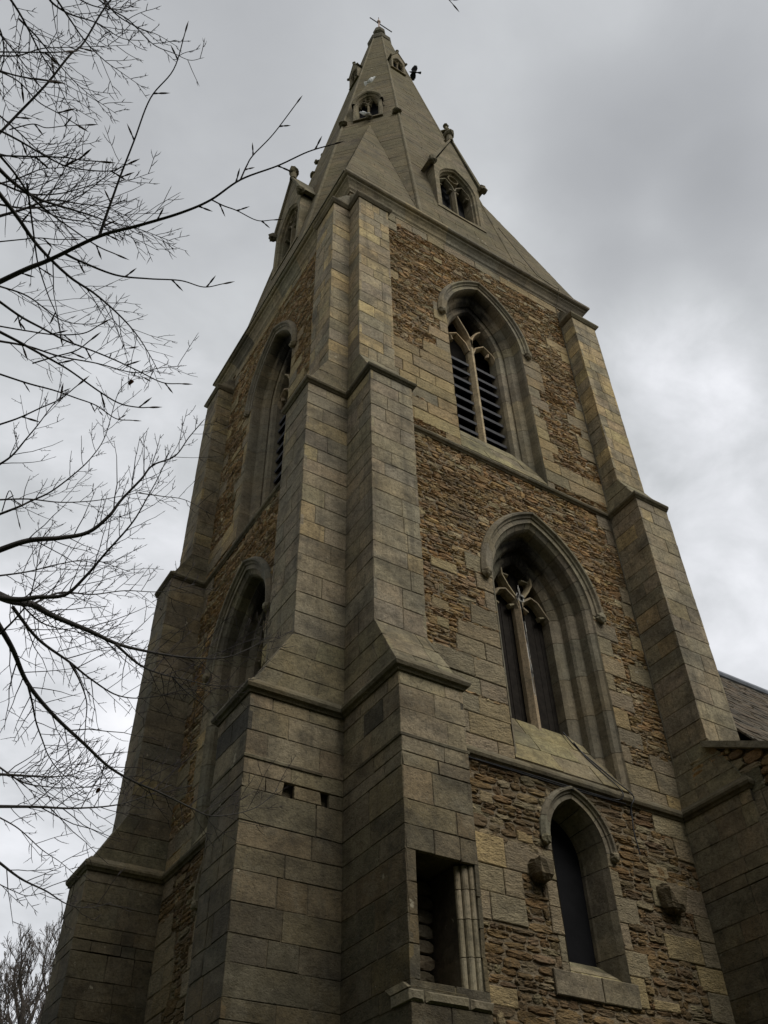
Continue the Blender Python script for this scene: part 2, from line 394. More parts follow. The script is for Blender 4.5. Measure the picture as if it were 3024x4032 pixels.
def tubes(mb, lines, col, mi=0):
    # lines: (points, radii, sides)
    for P, rad, sd_ in lines:
        P = np.asarray(P, float); n = len(P)
        T = np.empty_like(P); T[1:-1] = P[2:]-P[:-2]; T[0] = P[1]-P[0]; T[-1] = P[-1]-P[-2]
        T /= np.linalg.norm(T, axis=1)[:, None]+1e-9
        ref = A(0, 0, 1) if abs(T[0][2]) < .8 else A(1, 0, 0)
        U = np.cross(T, ref); U /= np.linalg.norm(U, axis=1)[:, None]+1e-9; W_ = np.cross(T, U)
        ang = np.arange(sd_)*2*math.pi/sd_
        V = P[:, None, :]+np.asarray(rad)[:, None, None]*(np.cos(ang)[None, :, None]*U[:, None, :]+np.sin(ang)[None, :, None]*W_[:, None, :])
        F = [(i*sd_+q, i*sd_+(q+1) % sd_, (i+1)*sd_+(q+1) % sd_, (i+1)*sd_+q) for i in range(n-1) for q in range(sd_)]
        F += [tuple(range(sd_)), tuple((n-1)*sd_+q for q in range(sd_))]
        mb.add(V.reshape(-1, 3), F, col, mi)
def smooth_line(P, per=6):
    P = np.asarray(P, float); Q = np.vstack([2*P[0]-P[1], P, 2*P[-1]-P[-2]]); out = []
    for i in range(1, len(Q)-2):
        for t in np.linspace(0, 1, per, endpoint=False):
            a, b, c, d = Q[i-1], Q[i], Q[i+1], Q[i+2]
            out.append(.5*((2*b)+(-a+c)*t+(2*a-5*b+4*c-d)*t*t+(-a+3*b-3*c+d)*t**3))
    out.append(P[-1]); return np.array(out)

# ------------------------------------------------------------------ ground
g = MB(); g.quad((-400, -400, 0), (400, -400, 0), (400, 400, 0), (-400, 400, 0), (.05, .06, .03))
go = g.build('ground', GRASS); go['kind'] = 'structure'

# ------------------------------------------------------------------ church tower
TW = 6.0; Z_S2, Z_S1, Z_COR = 7.03, 12.56, 19.10
P1, P2, P3 = 1.13, .672, .355; W1, W2, W3 = .80, .724, .66
T2, T1, Z_CAP = 7.90, 13.25, 18.30                  # tops of the two weatherings, underside of the buttress caps
tower = thing('church_tower', 'weathered stone church tower with angle buttresses and a tall broach spire', 'church tower', (3, 3, 0))
mS = lambda u, v, n: (u, -n, v)                     # the brighter wall, u along +X
mW = lambda u, v, n: (-n, u, v)                     # the shaded wall, u along +Y
mE = lambda u, v, n: (TW+n, u, v)
mN = lambda u, v, n: (u, TW+n, v)
def window_set(cb, cl, cn):
    return Arch(cb, .905, 12.6, 16.40, 17.95), Arch(cl, .95, 7.1, 10.06, 11.53), Arch(cn, .43, 4.75, 6.22, 6.82)
SOUTH = window_set(3.04, 3.37, 3.22); WEST = window_set(3.12, 3.33, 3.22)
WALL_COURSES = courses([0, 3.6, Z_S2, Z_S1+.25, Z_COR], .30, random.Random(5), .12)
def build_wall(mp, wins, seed, detail=True):
    rng = random.Random(seed); mb = MB()
    def hole(z, grow=0.0, hood=True):
        for wdw in wins:
            zb = wdw.zb
            if zb < z < wdw.apex+.3:
                o = .12 if z > wdw.spring else 0.0
                hw = wdw.half(z, o+grow)
                if hw > 0: return (wdw.c-hw, wdw.c+hw)
        return None
    def itv(z):
        h = hole(z)
        return [(0.0, TW)] if h is None else [(0.0, h[0]), (h[1], TW)]
    zs = sorted(set([round(x, 3) for x in np.arange(0, 19.3, .12)]+[w_.zb for w_ in wins]+[w_.apex for w_ in wins]+[w_.spring for w_ in wins]))
    def itv_b(z):
        for wdw in wins:
            if wdw.zb < z < wdw.apex:
                hw = wdw.half(z, .004)
                if hw > 0: return [(0, wdw.c-hw), (wdw.c+hw, TW)]
        return [(0, TW)]
    sheet(mb, mp, zs, itv_b, -.014, MORTAR*1.35)
    if not detail: return mb
    def core_itv(z):                                # the wall between its buttresses
        w_ = W1 if z < Z_S2 else W2 if z < Z_S1 else W3
        return [(max(a, w_-.05), min(b, TW-w_+.05)) for a, b in itv(z)]
    obst = []
    def slab(a, b, z0, z1, buff):
        if b-a < .05: return
        obst.append((a, b, z0, z1))
        ashlar(mb, mp, [z0, z1], lambda z: [(a, b)], rng, (.32, .8), .009, .006, .005, .009, lambda r, u, v: ash_col(r, u, v, buff))
    # dressed stones: long and short quoins at the window sides and buttresses, and larger dressed areas
    for z0, z1 in zip(WALL_COURSES[:-1], WALL_COURSES[1:]):
        zm = (z0+z1)/2; w_ = W1 if zm < Z_S2 else W2 if zm < Z_S1 else W3
        h = hole(zm); top = zm > Z_S1+.25
        buff = .62 if top else .35 if zm > Z_S2 else .22
        L, Rr = w_, TW-w_
        inside = None
        for wdw in wins:
            if wdw.zb-.2 < zm < wdw.spring+.25: inside = wdw
        if inside is not None:
            hw = inside.half(zm); a, b = inside.c-hw, inside.c+hw
            ql = rng.choice((.18, .30, .46)); qr = rng.choice((.16, .28, .44))
            if top:
                low = zm < 14.75
                if zm < 13.35: ql = a-L; qr = Rr-b                      # dressed band on the string course
                elif low: ql = a-L
                elif zm < 15.2: ql = .62
                slab(a-ql, a, z0, z1, .75); slab(b, b+qr, z0, z1, buff)
            elif zm > Z_S2:
                if zm < 8.5: ql = a-L
                elif zm < 9.1: ql = rng.uniform(.7, 1.1)
                if zm < 7.75: qr = Rr-b
                slab(a-ql, a, z0, z1, .2); slab(b, b+qr, z0, z1, .2)
            else:
                slab(a-rng.choice((.1, .16, .3)), a, z0, z1, .3); slab(b, b+rng.choice((.14, .22, .34)), z0, z1, .15)
            if zm > Z_S2 and rng.random() < .55 and not (top and zm < 15.2): slab(L, L+rng.uniform(.12, .42), z0, z1, buff)
            if zm < Z_S2:
                if rng.random() < .85: slab(max(Rr-rng.uniform(.2, .95), b+.5), Rr, z0, z1, .1)
                if 5.0 < zm < 6.2: slab(L, a-(.12 if zm > 5.6 else .5), z0, z1, .15)
            elif rng.random() < .5: slab(Rr-rng.uniform(.15, .5), Rr, z0, z1, .2)
        else:
            if zm > 18.8: slab(L, Rr, z0, z1, .5); continue
            if rng.random() < .45: slab(L, L+rng.uniform(.15, .6), z0, z1, buff)
            if rng.random() < .45: slab(Rr-rng.uniform(.15, .6), Rr, z0, z1, buff)
        # a few squared stones loose in the rubble
        for _ in range(2 if zm > Z_S2 else 2):
            if rng.random() < (.42 if zm > Z_S2 else .5):
                a = rng.uniform(L+.3, Rr-.7); wd = rng.uniform(.18, .55); hh = rng.uniform(.09, .2); zz = z0+rng.uniform(0, .1)
                ok = True
                for t in (zz, zz+hh):
                    hl = hole(t, .16)
                    if hl and not (a+wd < hl[0] or a > hl[1]): ok = False
                if any(not (a+wd < o[0]-.02 or a > o[1]+.02 or zz+hh < o[2] or zz > o[3]) for o in obst): ok = False
                if ok: slab(a, a+wd, zz, zz+hh, .75)
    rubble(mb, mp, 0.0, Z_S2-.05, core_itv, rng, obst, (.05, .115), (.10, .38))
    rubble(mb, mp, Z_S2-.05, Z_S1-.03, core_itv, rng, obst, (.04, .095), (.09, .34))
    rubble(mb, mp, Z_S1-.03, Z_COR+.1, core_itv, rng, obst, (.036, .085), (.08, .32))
    return mb
build_wall(mS, SOUTH, 11).build('wall', RUB, tower)
build_wall(mW, WEST, 12).build('wall', RUB, tower)
mb = MB()
for mp in (mE, mN): sheet(mb, mp, [0, 19.3], lambda z: [(-.03, TW+.03)], 0, (.2, .15, .09))
mb.build('wall', RUB, tower)

# buttresses ----------------------------------------------------------
BUT_COURSES = courses([0, 3.83, 4.0, 5.08, 5.55, 5.89, 6.04, 6.22, Z_S2+.02, 7.32, 7.61, T2, Z_S1+.02, 12.92, T1, Z_CAP], .30, random.Random(3), .14)
def but_depth(z):
    if z < Z_S2+.02: return P1+.004*(6.22 > z > 0)
    if z < T2: return P1+(P2-P1)*(z-Z_S2-.02)/(T2-Z_S2-.02)
    if z < Z_S1+.02: return P2
    if z < T1: return P2+(P3-P2)*(z-Z_S1-.02)/(T1-Z_S1-.02)
    return P3
def but_width(z):
    if z < Z_S2+.02: return W1
    if z < T2: return W1+(W2-W1)*(z-Z_S2-.02)/(T2-Z_S2-.02)
    if z < Z_S1+.02: return W2
    if z < T1: return W2+(W3-W2)*(z-Z_S1-.02)/(T1-Z_S1-.02)
    return W3
def but_col(rng, u, v):
    if 6.55 < v < Z_S2 and rng.random() < .07: return vary(rng, (.075, .068, .055), .15)
    dirt_shade = min(1, max(0, (7.0-v)/2.4+rng.uniform(-.12, .12)))  # lower stones darkened: soiling plus missing light painted into their colour
    if dirt_shade > 0:
        c = A(.104, .084, .052) if rng.random() < .22 else A(*rng.choice([(.086, .076, .054), (.092, .08, .055), (.081, .073, .055)]))
        return vary(rng, c*dirt_shade+A(*rng.choice(GREYS))*(1-dirt_shade), .06)
    if v > T1:
        return ash_col(rng, u, v, .4)*1.16
    if Z_S2 < v < T2 or Z_S1 < v < T1: return vary(rng, rng.choice([(.20, .18, .12), (.185, .165, .115)]), .08)
    return ash_col(rng, u, v, .05)*A(1.06, 1.08, 1.12)
def buttress(tr, seed, niche=False, holes=False, grime_shade=1.0):  # last factor darkens the stone colour for soiling and tree shade together
    # tr(a, d, z): a runs along the wall from the tower corner, d outward
    rng = random.Random(seed); mb = MB(); bcol = lambda r, u, v: but_col(r, u, v)*grime_shade
    NZ0, NZ1, NA0, NA1 = 4.0, 5.08, .105, .60
    def fr(z):
        if niche and NZ0 < z < NZ1: return [(0, NA0), (.80, but_width(z))]
        return [(0, but_width(z))]
    ashlar(mb, lambda u, v, n: tr(u, but_depth(v)+n, v), BUT_COURSES, fr, rng, (.26, .62), .010, 0, .0025, .004, bcol)
    ashlar(mb, lambda u, v, n: tr(-n, u, v), BUT_COURSES, lambda z: [(-.02, .16), (.24, .56), (.68, but_depth(z))] if holes and 5.89 < z < 6.04 else [(-.02, but_depth(z))], rng, (.3, .75), .010, 0, .0025, .004, bcol)
    ashlar(mb, lambda u, v, n: tr(but_width(v)+n, u, v), BUT_COURSES, lambda z: [(-.02, but_depth(z))], rng, (.3, .75), .010, 0, .0025, .004, bcol)
    zs = [0, NZ0-.15, NZ0-.02, NZ1+.02, 5.85, 6.07, Z_S2, T2, Z_S1, T1, Z_CAP+.1]
    for z0, z1 in zip(zs[:-1], zs[1:]):
        e = .09 if z0 == 5.85 else .007
        def sec(z, a0, a1, d1): return [tr(a0, -.03, z), tr(a1, -.03, z), tr(a1, d1, z), tr(a0, d1, z)]
        d0, d1 = but_depth(z0+1e-4)-e, but_depth(z1-1e-4)-e; w0, w1 = but_width(z0+1e-4)-e, but_width(z1-1e-4)-e
        if niche and abs(z0-(NZ0-.02)) < 1e-6:
            mb.hexa(sec(z0, e, w0, .50)+sec(z1, e, w1, .50), MORTAR)
            mb.hexa([tr(e, .5, z0), tr(NA0-.012, .5, z0), tr(NA0-.012, d0, z0), tr(e, d0, z0), tr(e, .5, z1), tr(NA0-.012, .5, z1), tr(NA0-.012, d1, z1), tr(e, d1, z1)], MORTAR)
            continue
        mb.hexa(sec(z0, e, w0, d0)+sec(z1, e, w1, d1), ASHM*grime_shade*(.5 if z1 < 6.3 else 1))
    # sloping top dying under the cornice
    zc = Z_CAP+.06; P = lambda a, d, z: tr(a, d, z)
    w_ = W3+.02
    mb.hexa([P(-.02, -.02, zc), P(w_, -.02, zc), P(w_, P3+.03, zc), P(-.02, P3+.03, zc), P(-.0, -.02, zc+.52), P(w_-.04, -.02, zc+.52), P(w_-.04, .06, zc+.52), P(0, .06, zc+.52)], vary(rng, (.2, .18, .135)))
    return mb
tS = lambda a, d, z: (a, -d, z)
tS2 = lambda a, d, z: (TW-a, -d, z)
tW = lambda a, d, z: (-d, a, z)
tW2 = lambda a, d, z: (-d, TW-a, z)
nearb = buttress(tS, 21, True).build('buttress', ASH, tower)
for i, t_ in enumerate((tW, tS2, tW2)): buttress(t_, 22+i, holes=(i == 0), grime_shade=(.9, 1, .64)[i]).build('buttress', ASH, tower)
# niche in the near buttress: moulded side, deep dark recess, sill
rng = random.Random(7); mb = MB(); mj = MB(); d0 = P1
cst = lambda r, u, v: vary(r, r.choice([(.25, .225, .17), (.22, .2, .155)]), .15)
for z0, z1 in zip([4.0, 4.28, 4.6, 4.86], [4.28, 4.6, 4.86, 5.08]):
    c = cst(rng, 0, 0)
    mj.hexa([tS(.012, d0-.12, z0), tS(.10, d0-.12, z0), tS(.10, d0-.012, z0), tS(.012, d0-.012, z0), tS(.012, d0-.12, z1-.008), tS(.10, d0-.12, z1-.008), tS(.10, d0-.012, z1-.008), tS(.012, d0-.012, z1-.008)], c)
    # three roll mouldings of the other side
    for a, d, r in ((.63, d0-.11, .03), (.685, d0-.075, .035), (.745, d0-.05, .03), (.785, d0-.03, .022)):
        P = [(a+r*math.cos(q), d+r*math.sin(q)) for q in np.linspace(0, 2*math.pi, 13)[:-1]]
        V = [tS(x, y, z0) for x, y in P]+[tS(x, y, z1-.008) for x, y in P]
        mb.add(V, [(i, (i+1) % 12, 12+(i+1) % 12, 12+i) for i in range(12)]+[tuple(range(12)), tuple(range(12, 24))], c)
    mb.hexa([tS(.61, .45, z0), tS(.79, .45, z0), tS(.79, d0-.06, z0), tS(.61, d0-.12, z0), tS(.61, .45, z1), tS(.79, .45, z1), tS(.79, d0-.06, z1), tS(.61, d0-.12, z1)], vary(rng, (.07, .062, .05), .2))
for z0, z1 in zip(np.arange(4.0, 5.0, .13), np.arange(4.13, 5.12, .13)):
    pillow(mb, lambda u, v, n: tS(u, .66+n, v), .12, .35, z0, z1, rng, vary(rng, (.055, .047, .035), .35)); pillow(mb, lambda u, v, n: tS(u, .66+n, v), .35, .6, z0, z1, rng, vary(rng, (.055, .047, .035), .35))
niche = mb.build('niche', TRC, tower); mj.build('jamb', TRC, niche)
mb = MB()
ashlar(mb, lambda u, v, n: tS(u, d0+.032+n-.10*max(0, v-3.93)/.07, v), [3.83, 3.93, 4.0], lambda z: [(-.02, .83)], rng, (.3, .6), .012, 0, .006, .03, cst, .3)
mb.hexa([tS(.05, .5, 3.86), tS(.8, .5, 3.86), tS(.8, d0, 3.86), tS(.05, d0, 3.86), tS(.05, .5, 4.06), tS(.8, .5, 4.06), tS(.8, d0, 3.99), tS(.05, d0, 3.99)], (.16, .14, .1))
mb.build('sill', DRIP, niche)

# string courses and drips ------------------------------------------------
def ring(p, w_):
    return [(TW+.0, 1.5), (TW, -p), (TW-w_, -p), (TW-w_, 0), (w_, 0), (w_, -p), (0, -p), (0, 0), (-p, 0), (-p, w_), (0, w_), (0, TW-w_), (-p, TW-w_), (-p, TW), (1.5, TW)][1:-1]
def inv(pts): return pts
drip_col = lambda r, u, v: vary(r, r.choice([(.13, .115, .085), (.17, .15, .11), (.105, .095, .075)]), .2)
mb = MB(); rng = random.Random(31)
prof = [(-.03, Z_S2-.07), (.02, Z_S2-.075), (.035, Z_S2-.05), (.062, Z_S2-.035), (.078, Z_S2), (.07, Z_S2+.035), (.04, Z_S2+.06), (-.02, Z_S2+.13)]
sweep_plan(mb, ring(P1, W1)[::-1][::-1], [(-o, z) for o, z in prof] if False else prof, rng, drip_col)
mb.build('string_course', DRIP, tower)
mb = MB(); rng = random.Random(32)
prof = [(-.03, Z_S1-.06), (.015, Z_S1-.065), (.03, Z_S1-.045), (.052, Z_S1-.03), (.066, Z_S1), (.06, Z_S1+.03), (.035, Z_S1+.05), (-.02, Z_S1+.12)]
sweep_plan(mb, ring(P2, W2), prof, rng, drip_col)
mb.build('string_course', DRIP, tower)
mb = MB(); tubes(mb, [([mS(5.27, 7.2, .02), mS(5.27, 12.4, .02), mS(5.27, 12.5, .09), mS(5.27, 12.62, .09), mS(5.31, 12.75, .02), mS(5.33, 19.05, .02), mS(5.33, 19.2, .1), mS(5.3, 19.5, .25), mS(5.25, 19.56, .2), mS(4.95, 20.1, .02), mS(4.25, 21.9, -.19)], [.009]*11, 5)], (.13, .12, .10)); mb.build('lightning_conductor', DRIP, tower)
# slight set-off on the near buttresses
mb = MB(); rng = random.Random(33)
prof = [(-.02, 6.205), (.012, 6.21), (.016, 6.235), (-.01, 6.26)]
for pts in ([(W1, -P1+.1), (W1, -P1), (0, -P1), (0, -.35)], [(-.25, 0), (-P1, 0), (-P1, W1), (-P1+.1, W1)]):
    mb = MB(); sweep_plan(mb, pts, prof, rng, drip_col, .4); mb.build('set_off', DRIP, tower)
# buttress caps
mb = MB(); rng = random.Random(34)
prof = [(-.02, Z_CAP-.02), (.02, Z_CAP-.015), (.045, Z_CAP+.02), (.065, Z_CAP+.05), (.07, Z_CAP+.085), (.04, Z_CAP+.11), (-.06, Z_CAP+.20)]
for pts in ([(W3, .0), (W3, -P3), (0, -P3), (0, 0), (-P3, 0), (-P3, W3), (0, W3)], [(TW, 0.4), (TW, -P3), (TW-W3, -P3), (TW-W3, 0)], [(0, TW-W3), (-P3, TW-W3), (-P3, TW), (.4, TW)]):
    mb = MB(); sweep_plan(mb, pts, prof, rng, drip_col, .5); mb.build('buttress_cap', DRIP, tower)
# cornice
COR_TOP = 19.50
mb = MB(); rng = random.Random(35); z = Z_COR
prof = [(-.04, z-.02), (.012, z-.015), (.02, z+.02), (.05, z+.06), (.055, z+.085), (.07, z+.13), (.115, z+.20), (.15, z+.235), (.155, z+.27), (.20, z+.29), (.225, z+.32), (.23, z+.375), (.215, z+.40), (.05, z+.42)]
cc = lambda r, u, v: vary(r, r.choice([(.27, .235, .165), (.21, .19, .145), (.16, .145, .115)]), .15)
sweep_plan(mb, [(TW, 0), (0, 0), (0, TW), (TW, TW)], prof, rng, cc, .75, True)
mb.build('cornice', TRC, tower)

# windows --------------------------------------------------------------
hood_prof = [(-.004, .03), (-.002, -.014), (.07, -.016), (.078, -.04), (.105, -.05), (.125, -.088), (.155, -.095), (.20, -.035), (.205, .02)]
wcol = lambda r, u, v: vary(r, r.choice([(.215, .19, .14), (.24, .21, .15), (.19, .172, .132)]), .13)
wcol2 = lambda r, u, v: vary(r, r.choice([(.175, .16, .125), (.2, .18, .135), (.155, .145, .115)]), .13)
def hood(mp, ar, seed, parent, k_=1.0):
    rng = random.Random(seed); mb = MB()
    sweep_arch(mb, mp, ar, [(o*k_, d*k_) for o, d in hood_prof], rng, None, 16, wcol2, 4)
    for sx in (-1, 1):                              # weathered carved stops
        c = mp(ar.c+sx*(ar.h+.13*k_), ar.spring-.04, .05*k_); lump(mb, c, .075*k_, rng, vary(rng, (.2, .18, .13)), 1, 1, 1.2, rough=.2)
    mb.build('hood_mould', TRC, parent)
def sill(mp, ar, d1, z1, seed, parent, o0=0.0, z0=None):
    rng = random.Random(seed); mb = MB(); z0 = z0 if z0 is not None else ar.zb+.1
    hw = ar.h-.01
    f = lambda u, v, n: mp(u, z0+(z1-z0)*v+n*.5, -(d1*v)+n*.8)
    ashlar(mb, f, [0, .34, .67, 1.0], lambda v: [(ar.c-hw, ar.c+hw)], rng, (.5, 1.0), .012, .01, .004, .006, lambda r, u, v: vary(r, r.choice([(.24, .215, .13), (.2, .18, .12)]), .12))
    mb.quad(f(ar.c-hw, 0, -.01), f(ar.c+hw, 0, -.01), f(ar.c+hw, 1, -.01), f(ar.c-hw, 1, -.01), MORTAR)
    mb.build('sill', ASH, parent)
def belfry(mp, ar, seed):
    rng = random.Random(seed); mb = MB(); c = ar.c
    prof = [(0, -.006), (-.012, .03), (-.02, .20), (-.05, .225), (-.11, .25), (-.16, .33), (-.15, .36), (-.20, .38), (-.225, .34), (-.285, .36), (-.32, .43), (-.325, .62)]
    sweep_arch(mb, mp, ar, prof, rng, ar.zb, 14, wcol, 2, soot=(2, 3.6))
    wdw = mb.build('belfry_window', TRC, tower)
    hood(mp, ar, seed+1, wdw); sill(mp, ar, .42, 13.66, seed+2, wdw, z0=12.68)
    t = MB(); col = lambda: vary(rng, (.36, .295, .205), .1); hw = ar.h-.31; D0, D1 = .40, .56
    bars(t, mp, [(c, 13.5), (c, 14.4), (c, 14.42), (c, 15.4), (c, 15.43), (c, 16.72)], .13, D0, D1, col())
    bars(t, mp, [(c, 16.45), (c-.015, 16.72), (c-.08, 16.92), (c-.16, 17.08), (c-.26, 17.28), (c-.345, 17.44)], .085, D0, D1, col())
    bars(t, mp, [(c, 16.45), (c+.02, 16.72), (c+.09, 16.90), (c+.18, 17.05), (c+.28, 17.16)], .085, D0, D1, col())
    bars(t, mp, [(c+hw+.02, 17.02), (c+hw-.10, 17.14), (c+hw-.2, 17.22)], .06, D0+.03, D1, col())
    for s in (-1, 1):                               # cusped heads of the two lights
        x0, x1 = c+s*.05, c+s*(hw+.02); xm = (x0+x1)/2
        bars(t, mp, [(x0, 16.34), (x0+s*.07, 16.54), (xm, 16.74), (x1-s*.07, 16.58), (x1, 16.40)], .075, D0+.03, D1, col())
        for f, zc in ((.74, 16.52),):
            xx = x0+(x1-x0)*f; bars(t, mp, [(xx, zc+.10), (xx+s*(.5-f)*.16, zc-.04)], .06, D0+.05, D1-.03, col())
    t.build('tracery', TRC, wdw)
    lv = MB()
    for s in (-1, 1):
        x0, x1 = sorted((c+s*.055, c+s*(hw+.02)))
        for i in range(9):
            z = 13.62+i*.29+rng.uniform(-.02, .02); 
            lv.hexa([mp(x0, z-.03, -.50), mp(x1, z-.03, -.50), mp(x1, z+.19, -.74), mp(x0, z+.19, -.74), mp(x0, z+.025, -.49), mp(x1, z+.025, -.49), mp(x1, z+.235, -.74), mp(x0, z+.235, -.74)], (1, 1, 1))
    lv.build('louvres', LOUV, wdw)
    bk = MB(); bk.quad(mp(c-.8, 13.3, -.9), mp(c+.8, 13.3, -.9), mp(c+.8, 18.2, -.9), mp(c-.8, 18.2, -.9), (1, 1, 1)); bk.build('dark_interior_sheet', BOARD, wdw)  # dark sheet standing in for the unlit inside of the belfry
def lower_window(mp, ar, seed):
    rng = random.Random(seed); mb = MB(); c = ar.c
    prof = [(0, -.006), (-.015, .02), (-.075, .055), (-.10, .10), (-.105, .25), (-.15, .255), (-.21, .30), (-.235, .345), (-.24, .46), (-.29, .465), (-.35, .49), (-.40, .53), (-.405, .72)]
    sweep_arch(mb, mp, ar, prof, rng, ar.zb, 14, wcol2, 2, soot=(5, 5))
    wdw = mb.build('tower_window', TRC, tower)
    hood(mp, ar, seed+1, wdw); sill(mp, ar, .56, 8.16, seed+2, wdw, z0=7.16)
    t = MB(); D0, D1 = .50, .66; hw = ar.h-.40
    col = lambda: vary(rng, (.21, .185, .135), .12)
    bars(t, mp, [(c, 8.0), (c, 8.45), (c, 8.46), (c, 10.30)], .14, D0, D1, vary(rng, (.32, .27, .195)))
    # two cusped lights, their bars branching on into one large teardrop
    for s in (-1, 1):
        x1 = c+s*(hw+.02); xm = c+s*hw/2
        bars(t, mp, [(c+s*.02, 10.15), (c+s*.07, 10.33), (xm-s*.03, 10.47), (xm+s*.1, 10.42), (x1, 10.14)], .085, D0+.02, D1, col())
        bars(t, mp, [(c, 10.16), (c+s*.07, 10.38), (c+s*.20, 10.56), (c+s*.285, 10.72), (c+s*.29, 10.88), (c+s*.20, 11.05), (c, 11.22)], .07, D0+.005, D1, vary(rng, (.26, .225, .16)))
        for xx, zz, dx, dz in ((c+s*.09, 10.24, s*.09, -.05), (x1-s*.08, 10.2, -s*.1, -.05)):
            bars(t, mp, [(xx, zz), (xx+dx, zz+dz)], .075, D0+.05, D1-.03, col())
    for a in (0, 1):
        a_ = math.pi*a; bars(t, mp, [(c+.27*math.cos(a_), 10.80+.27*math.sin(a_)), (c+.13*math.cos(a_), 10.80+.10*math.sin(a_))], .07, D0+.05, D1-.03, col())
    t.build('tracery', TRC, wdw)
    b = MB(); 
    x = c-.62
    while x < c+.62:
        wd = rng.uniform(.10, .16); d = .685+rng.uniform(-.008, .008)
        b.hexa([mp(x, 7.9, -d), mp(x+wd-.008, 7.9, -d), mp(x+wd-.008, 7.9, -d-.03), mp(x, 7.9, -d-.03), mp(x, 11.9, -d), mp(x+wd-.008, 11.9, -d), mp(x+wd-.008, 11.9, -d-.03), mp(x, 11.9, -d-.03)], (1, 1, 1)); x += wd
    b.build('boarding', BOARD, wdw)
    # bird lime runs down the mullion
    return wdw
def lancet(mp, ar, seed):
    rng = random.Random(seed); mb = MB(); c = ar.c
    prof = [(0, -.008), (-.02, .05), (-.03, .08), (-.065, .32), (-.075, .35), (-.08, .6)]
    sweep_arch(mb, mp, ar, prof, rng, ar.zb, 10, wcol2, 3)
    wdw = mb.build('lancet_window', TRC, tower)
    hood(mp, ar, seed+1, wdw, .78); sill(mp, ar, .38, 5.02, seed+2, wdw, z0=4.72)
    b = MB(); b.quad(mp(c-.5, 4.6, -.40), mp(c+.5, 4.6, -.40), mp(c+.5, 7.1, -.40), mp(c-.5, 7.1, -.40), (1, 1, 1))
    b.build('window_panel', GLASS, wdw)
    s = MB(); cs = lambda r, u, v: vary(r, (.19, .17, .125), .12)
    ashlar(s, lambda u, v, n: mp(u, v, n+.03), [4.50, 4.76], lambda z: [(c-.68, c+.52)], rng, (.6, .8), .01, 0, .004, .01, cs); s.build('apron', ASH, wdw)
for mp, wn, sd0 in ((mS, SOUTH, 100), (mW, WEST, 200)):
    belfry(mp, wn[0], sd0); lower_window(mp, wn[1], sd0+20); lancet(mp, wn[2], sd0+40)
# pale runs of bird lime on the mullion and sill: a mark with its own shape
mb = MB(); rng = random.Random(55)
for i in range(70):
    u = SOUTH[1].c+rng.uniform(-.012, .018); z0 = 8.5+1.75*rng.random()**.6; L = rng.uniform(.1, .45)
    wd = rng.uniform(.003, .009)*(.5+.5*(z0-8)/2); y = .497
    mb.quad(mS(u-wd, z0, -y), mS(u+wd, z0, -y), mS(u+wd*.7, z0+L, -y), mS(u-wd*.7, z0+L, -y), (.6, .58, .52))
for i in range(60):
    a = rng.uniform(-.08, .08); mb.quad(*[mS(SOUTH[1].c+a+dx, 10.38+rng.uniform(-.10, .02)+dz, -.492) for dx, dz in ((-.008, 0), (.008, 0), (.004, .05), (-.004, .04))], (.6, .58, .52))
mb.build('bird_lime', plain_mat('bird_lime', (.5, .48, .43), .9, .2, 30), tower)
# corbels beside the lancet
for (cx_, zz, hw, hh, pj) in ((2.52, 5.76, .13, .125, .2), (4.56, 5.82, .19, .16, .19)):
    mb = MB(); rng = random.Random(int(cx_*10)); V = []; F = []; n = 9; m = 14
    for i in range(n+1):
        th = math.pi*i/n; sz = math.copysign(abs(math.cos(th))**.4, math.cos(th)); sr = abs(math.sin(th))**.32
        for j in range(m):
            p = 2*math.pi*j/m; q = (abs(math.cos(p))**6+abs(math.sin(p))**6)**(-1/6)
            k_ = 1+rng.uniform(-.07, .07); taper = 1-.42*max(0, -sz)**1.5; fw_ = math.sin(p) < 0
            V.append(mS(cx_+hw*sr*q*math.cos(p)*taper*k_, zz+hh*sz*k_, pj*(.25-.75*sr*q*math.sin(p)*taper)*k_))
    for i in range(n):
        for j in range(m): F.append((i*m+j, i*m+(j+1) % m, (i+1)*m+(j+1) % m, (i+1)*m+j))
    mb.add(V, F, vary(rng, (.165, .14, .098))); mb.build('corbel', RUB, tower)

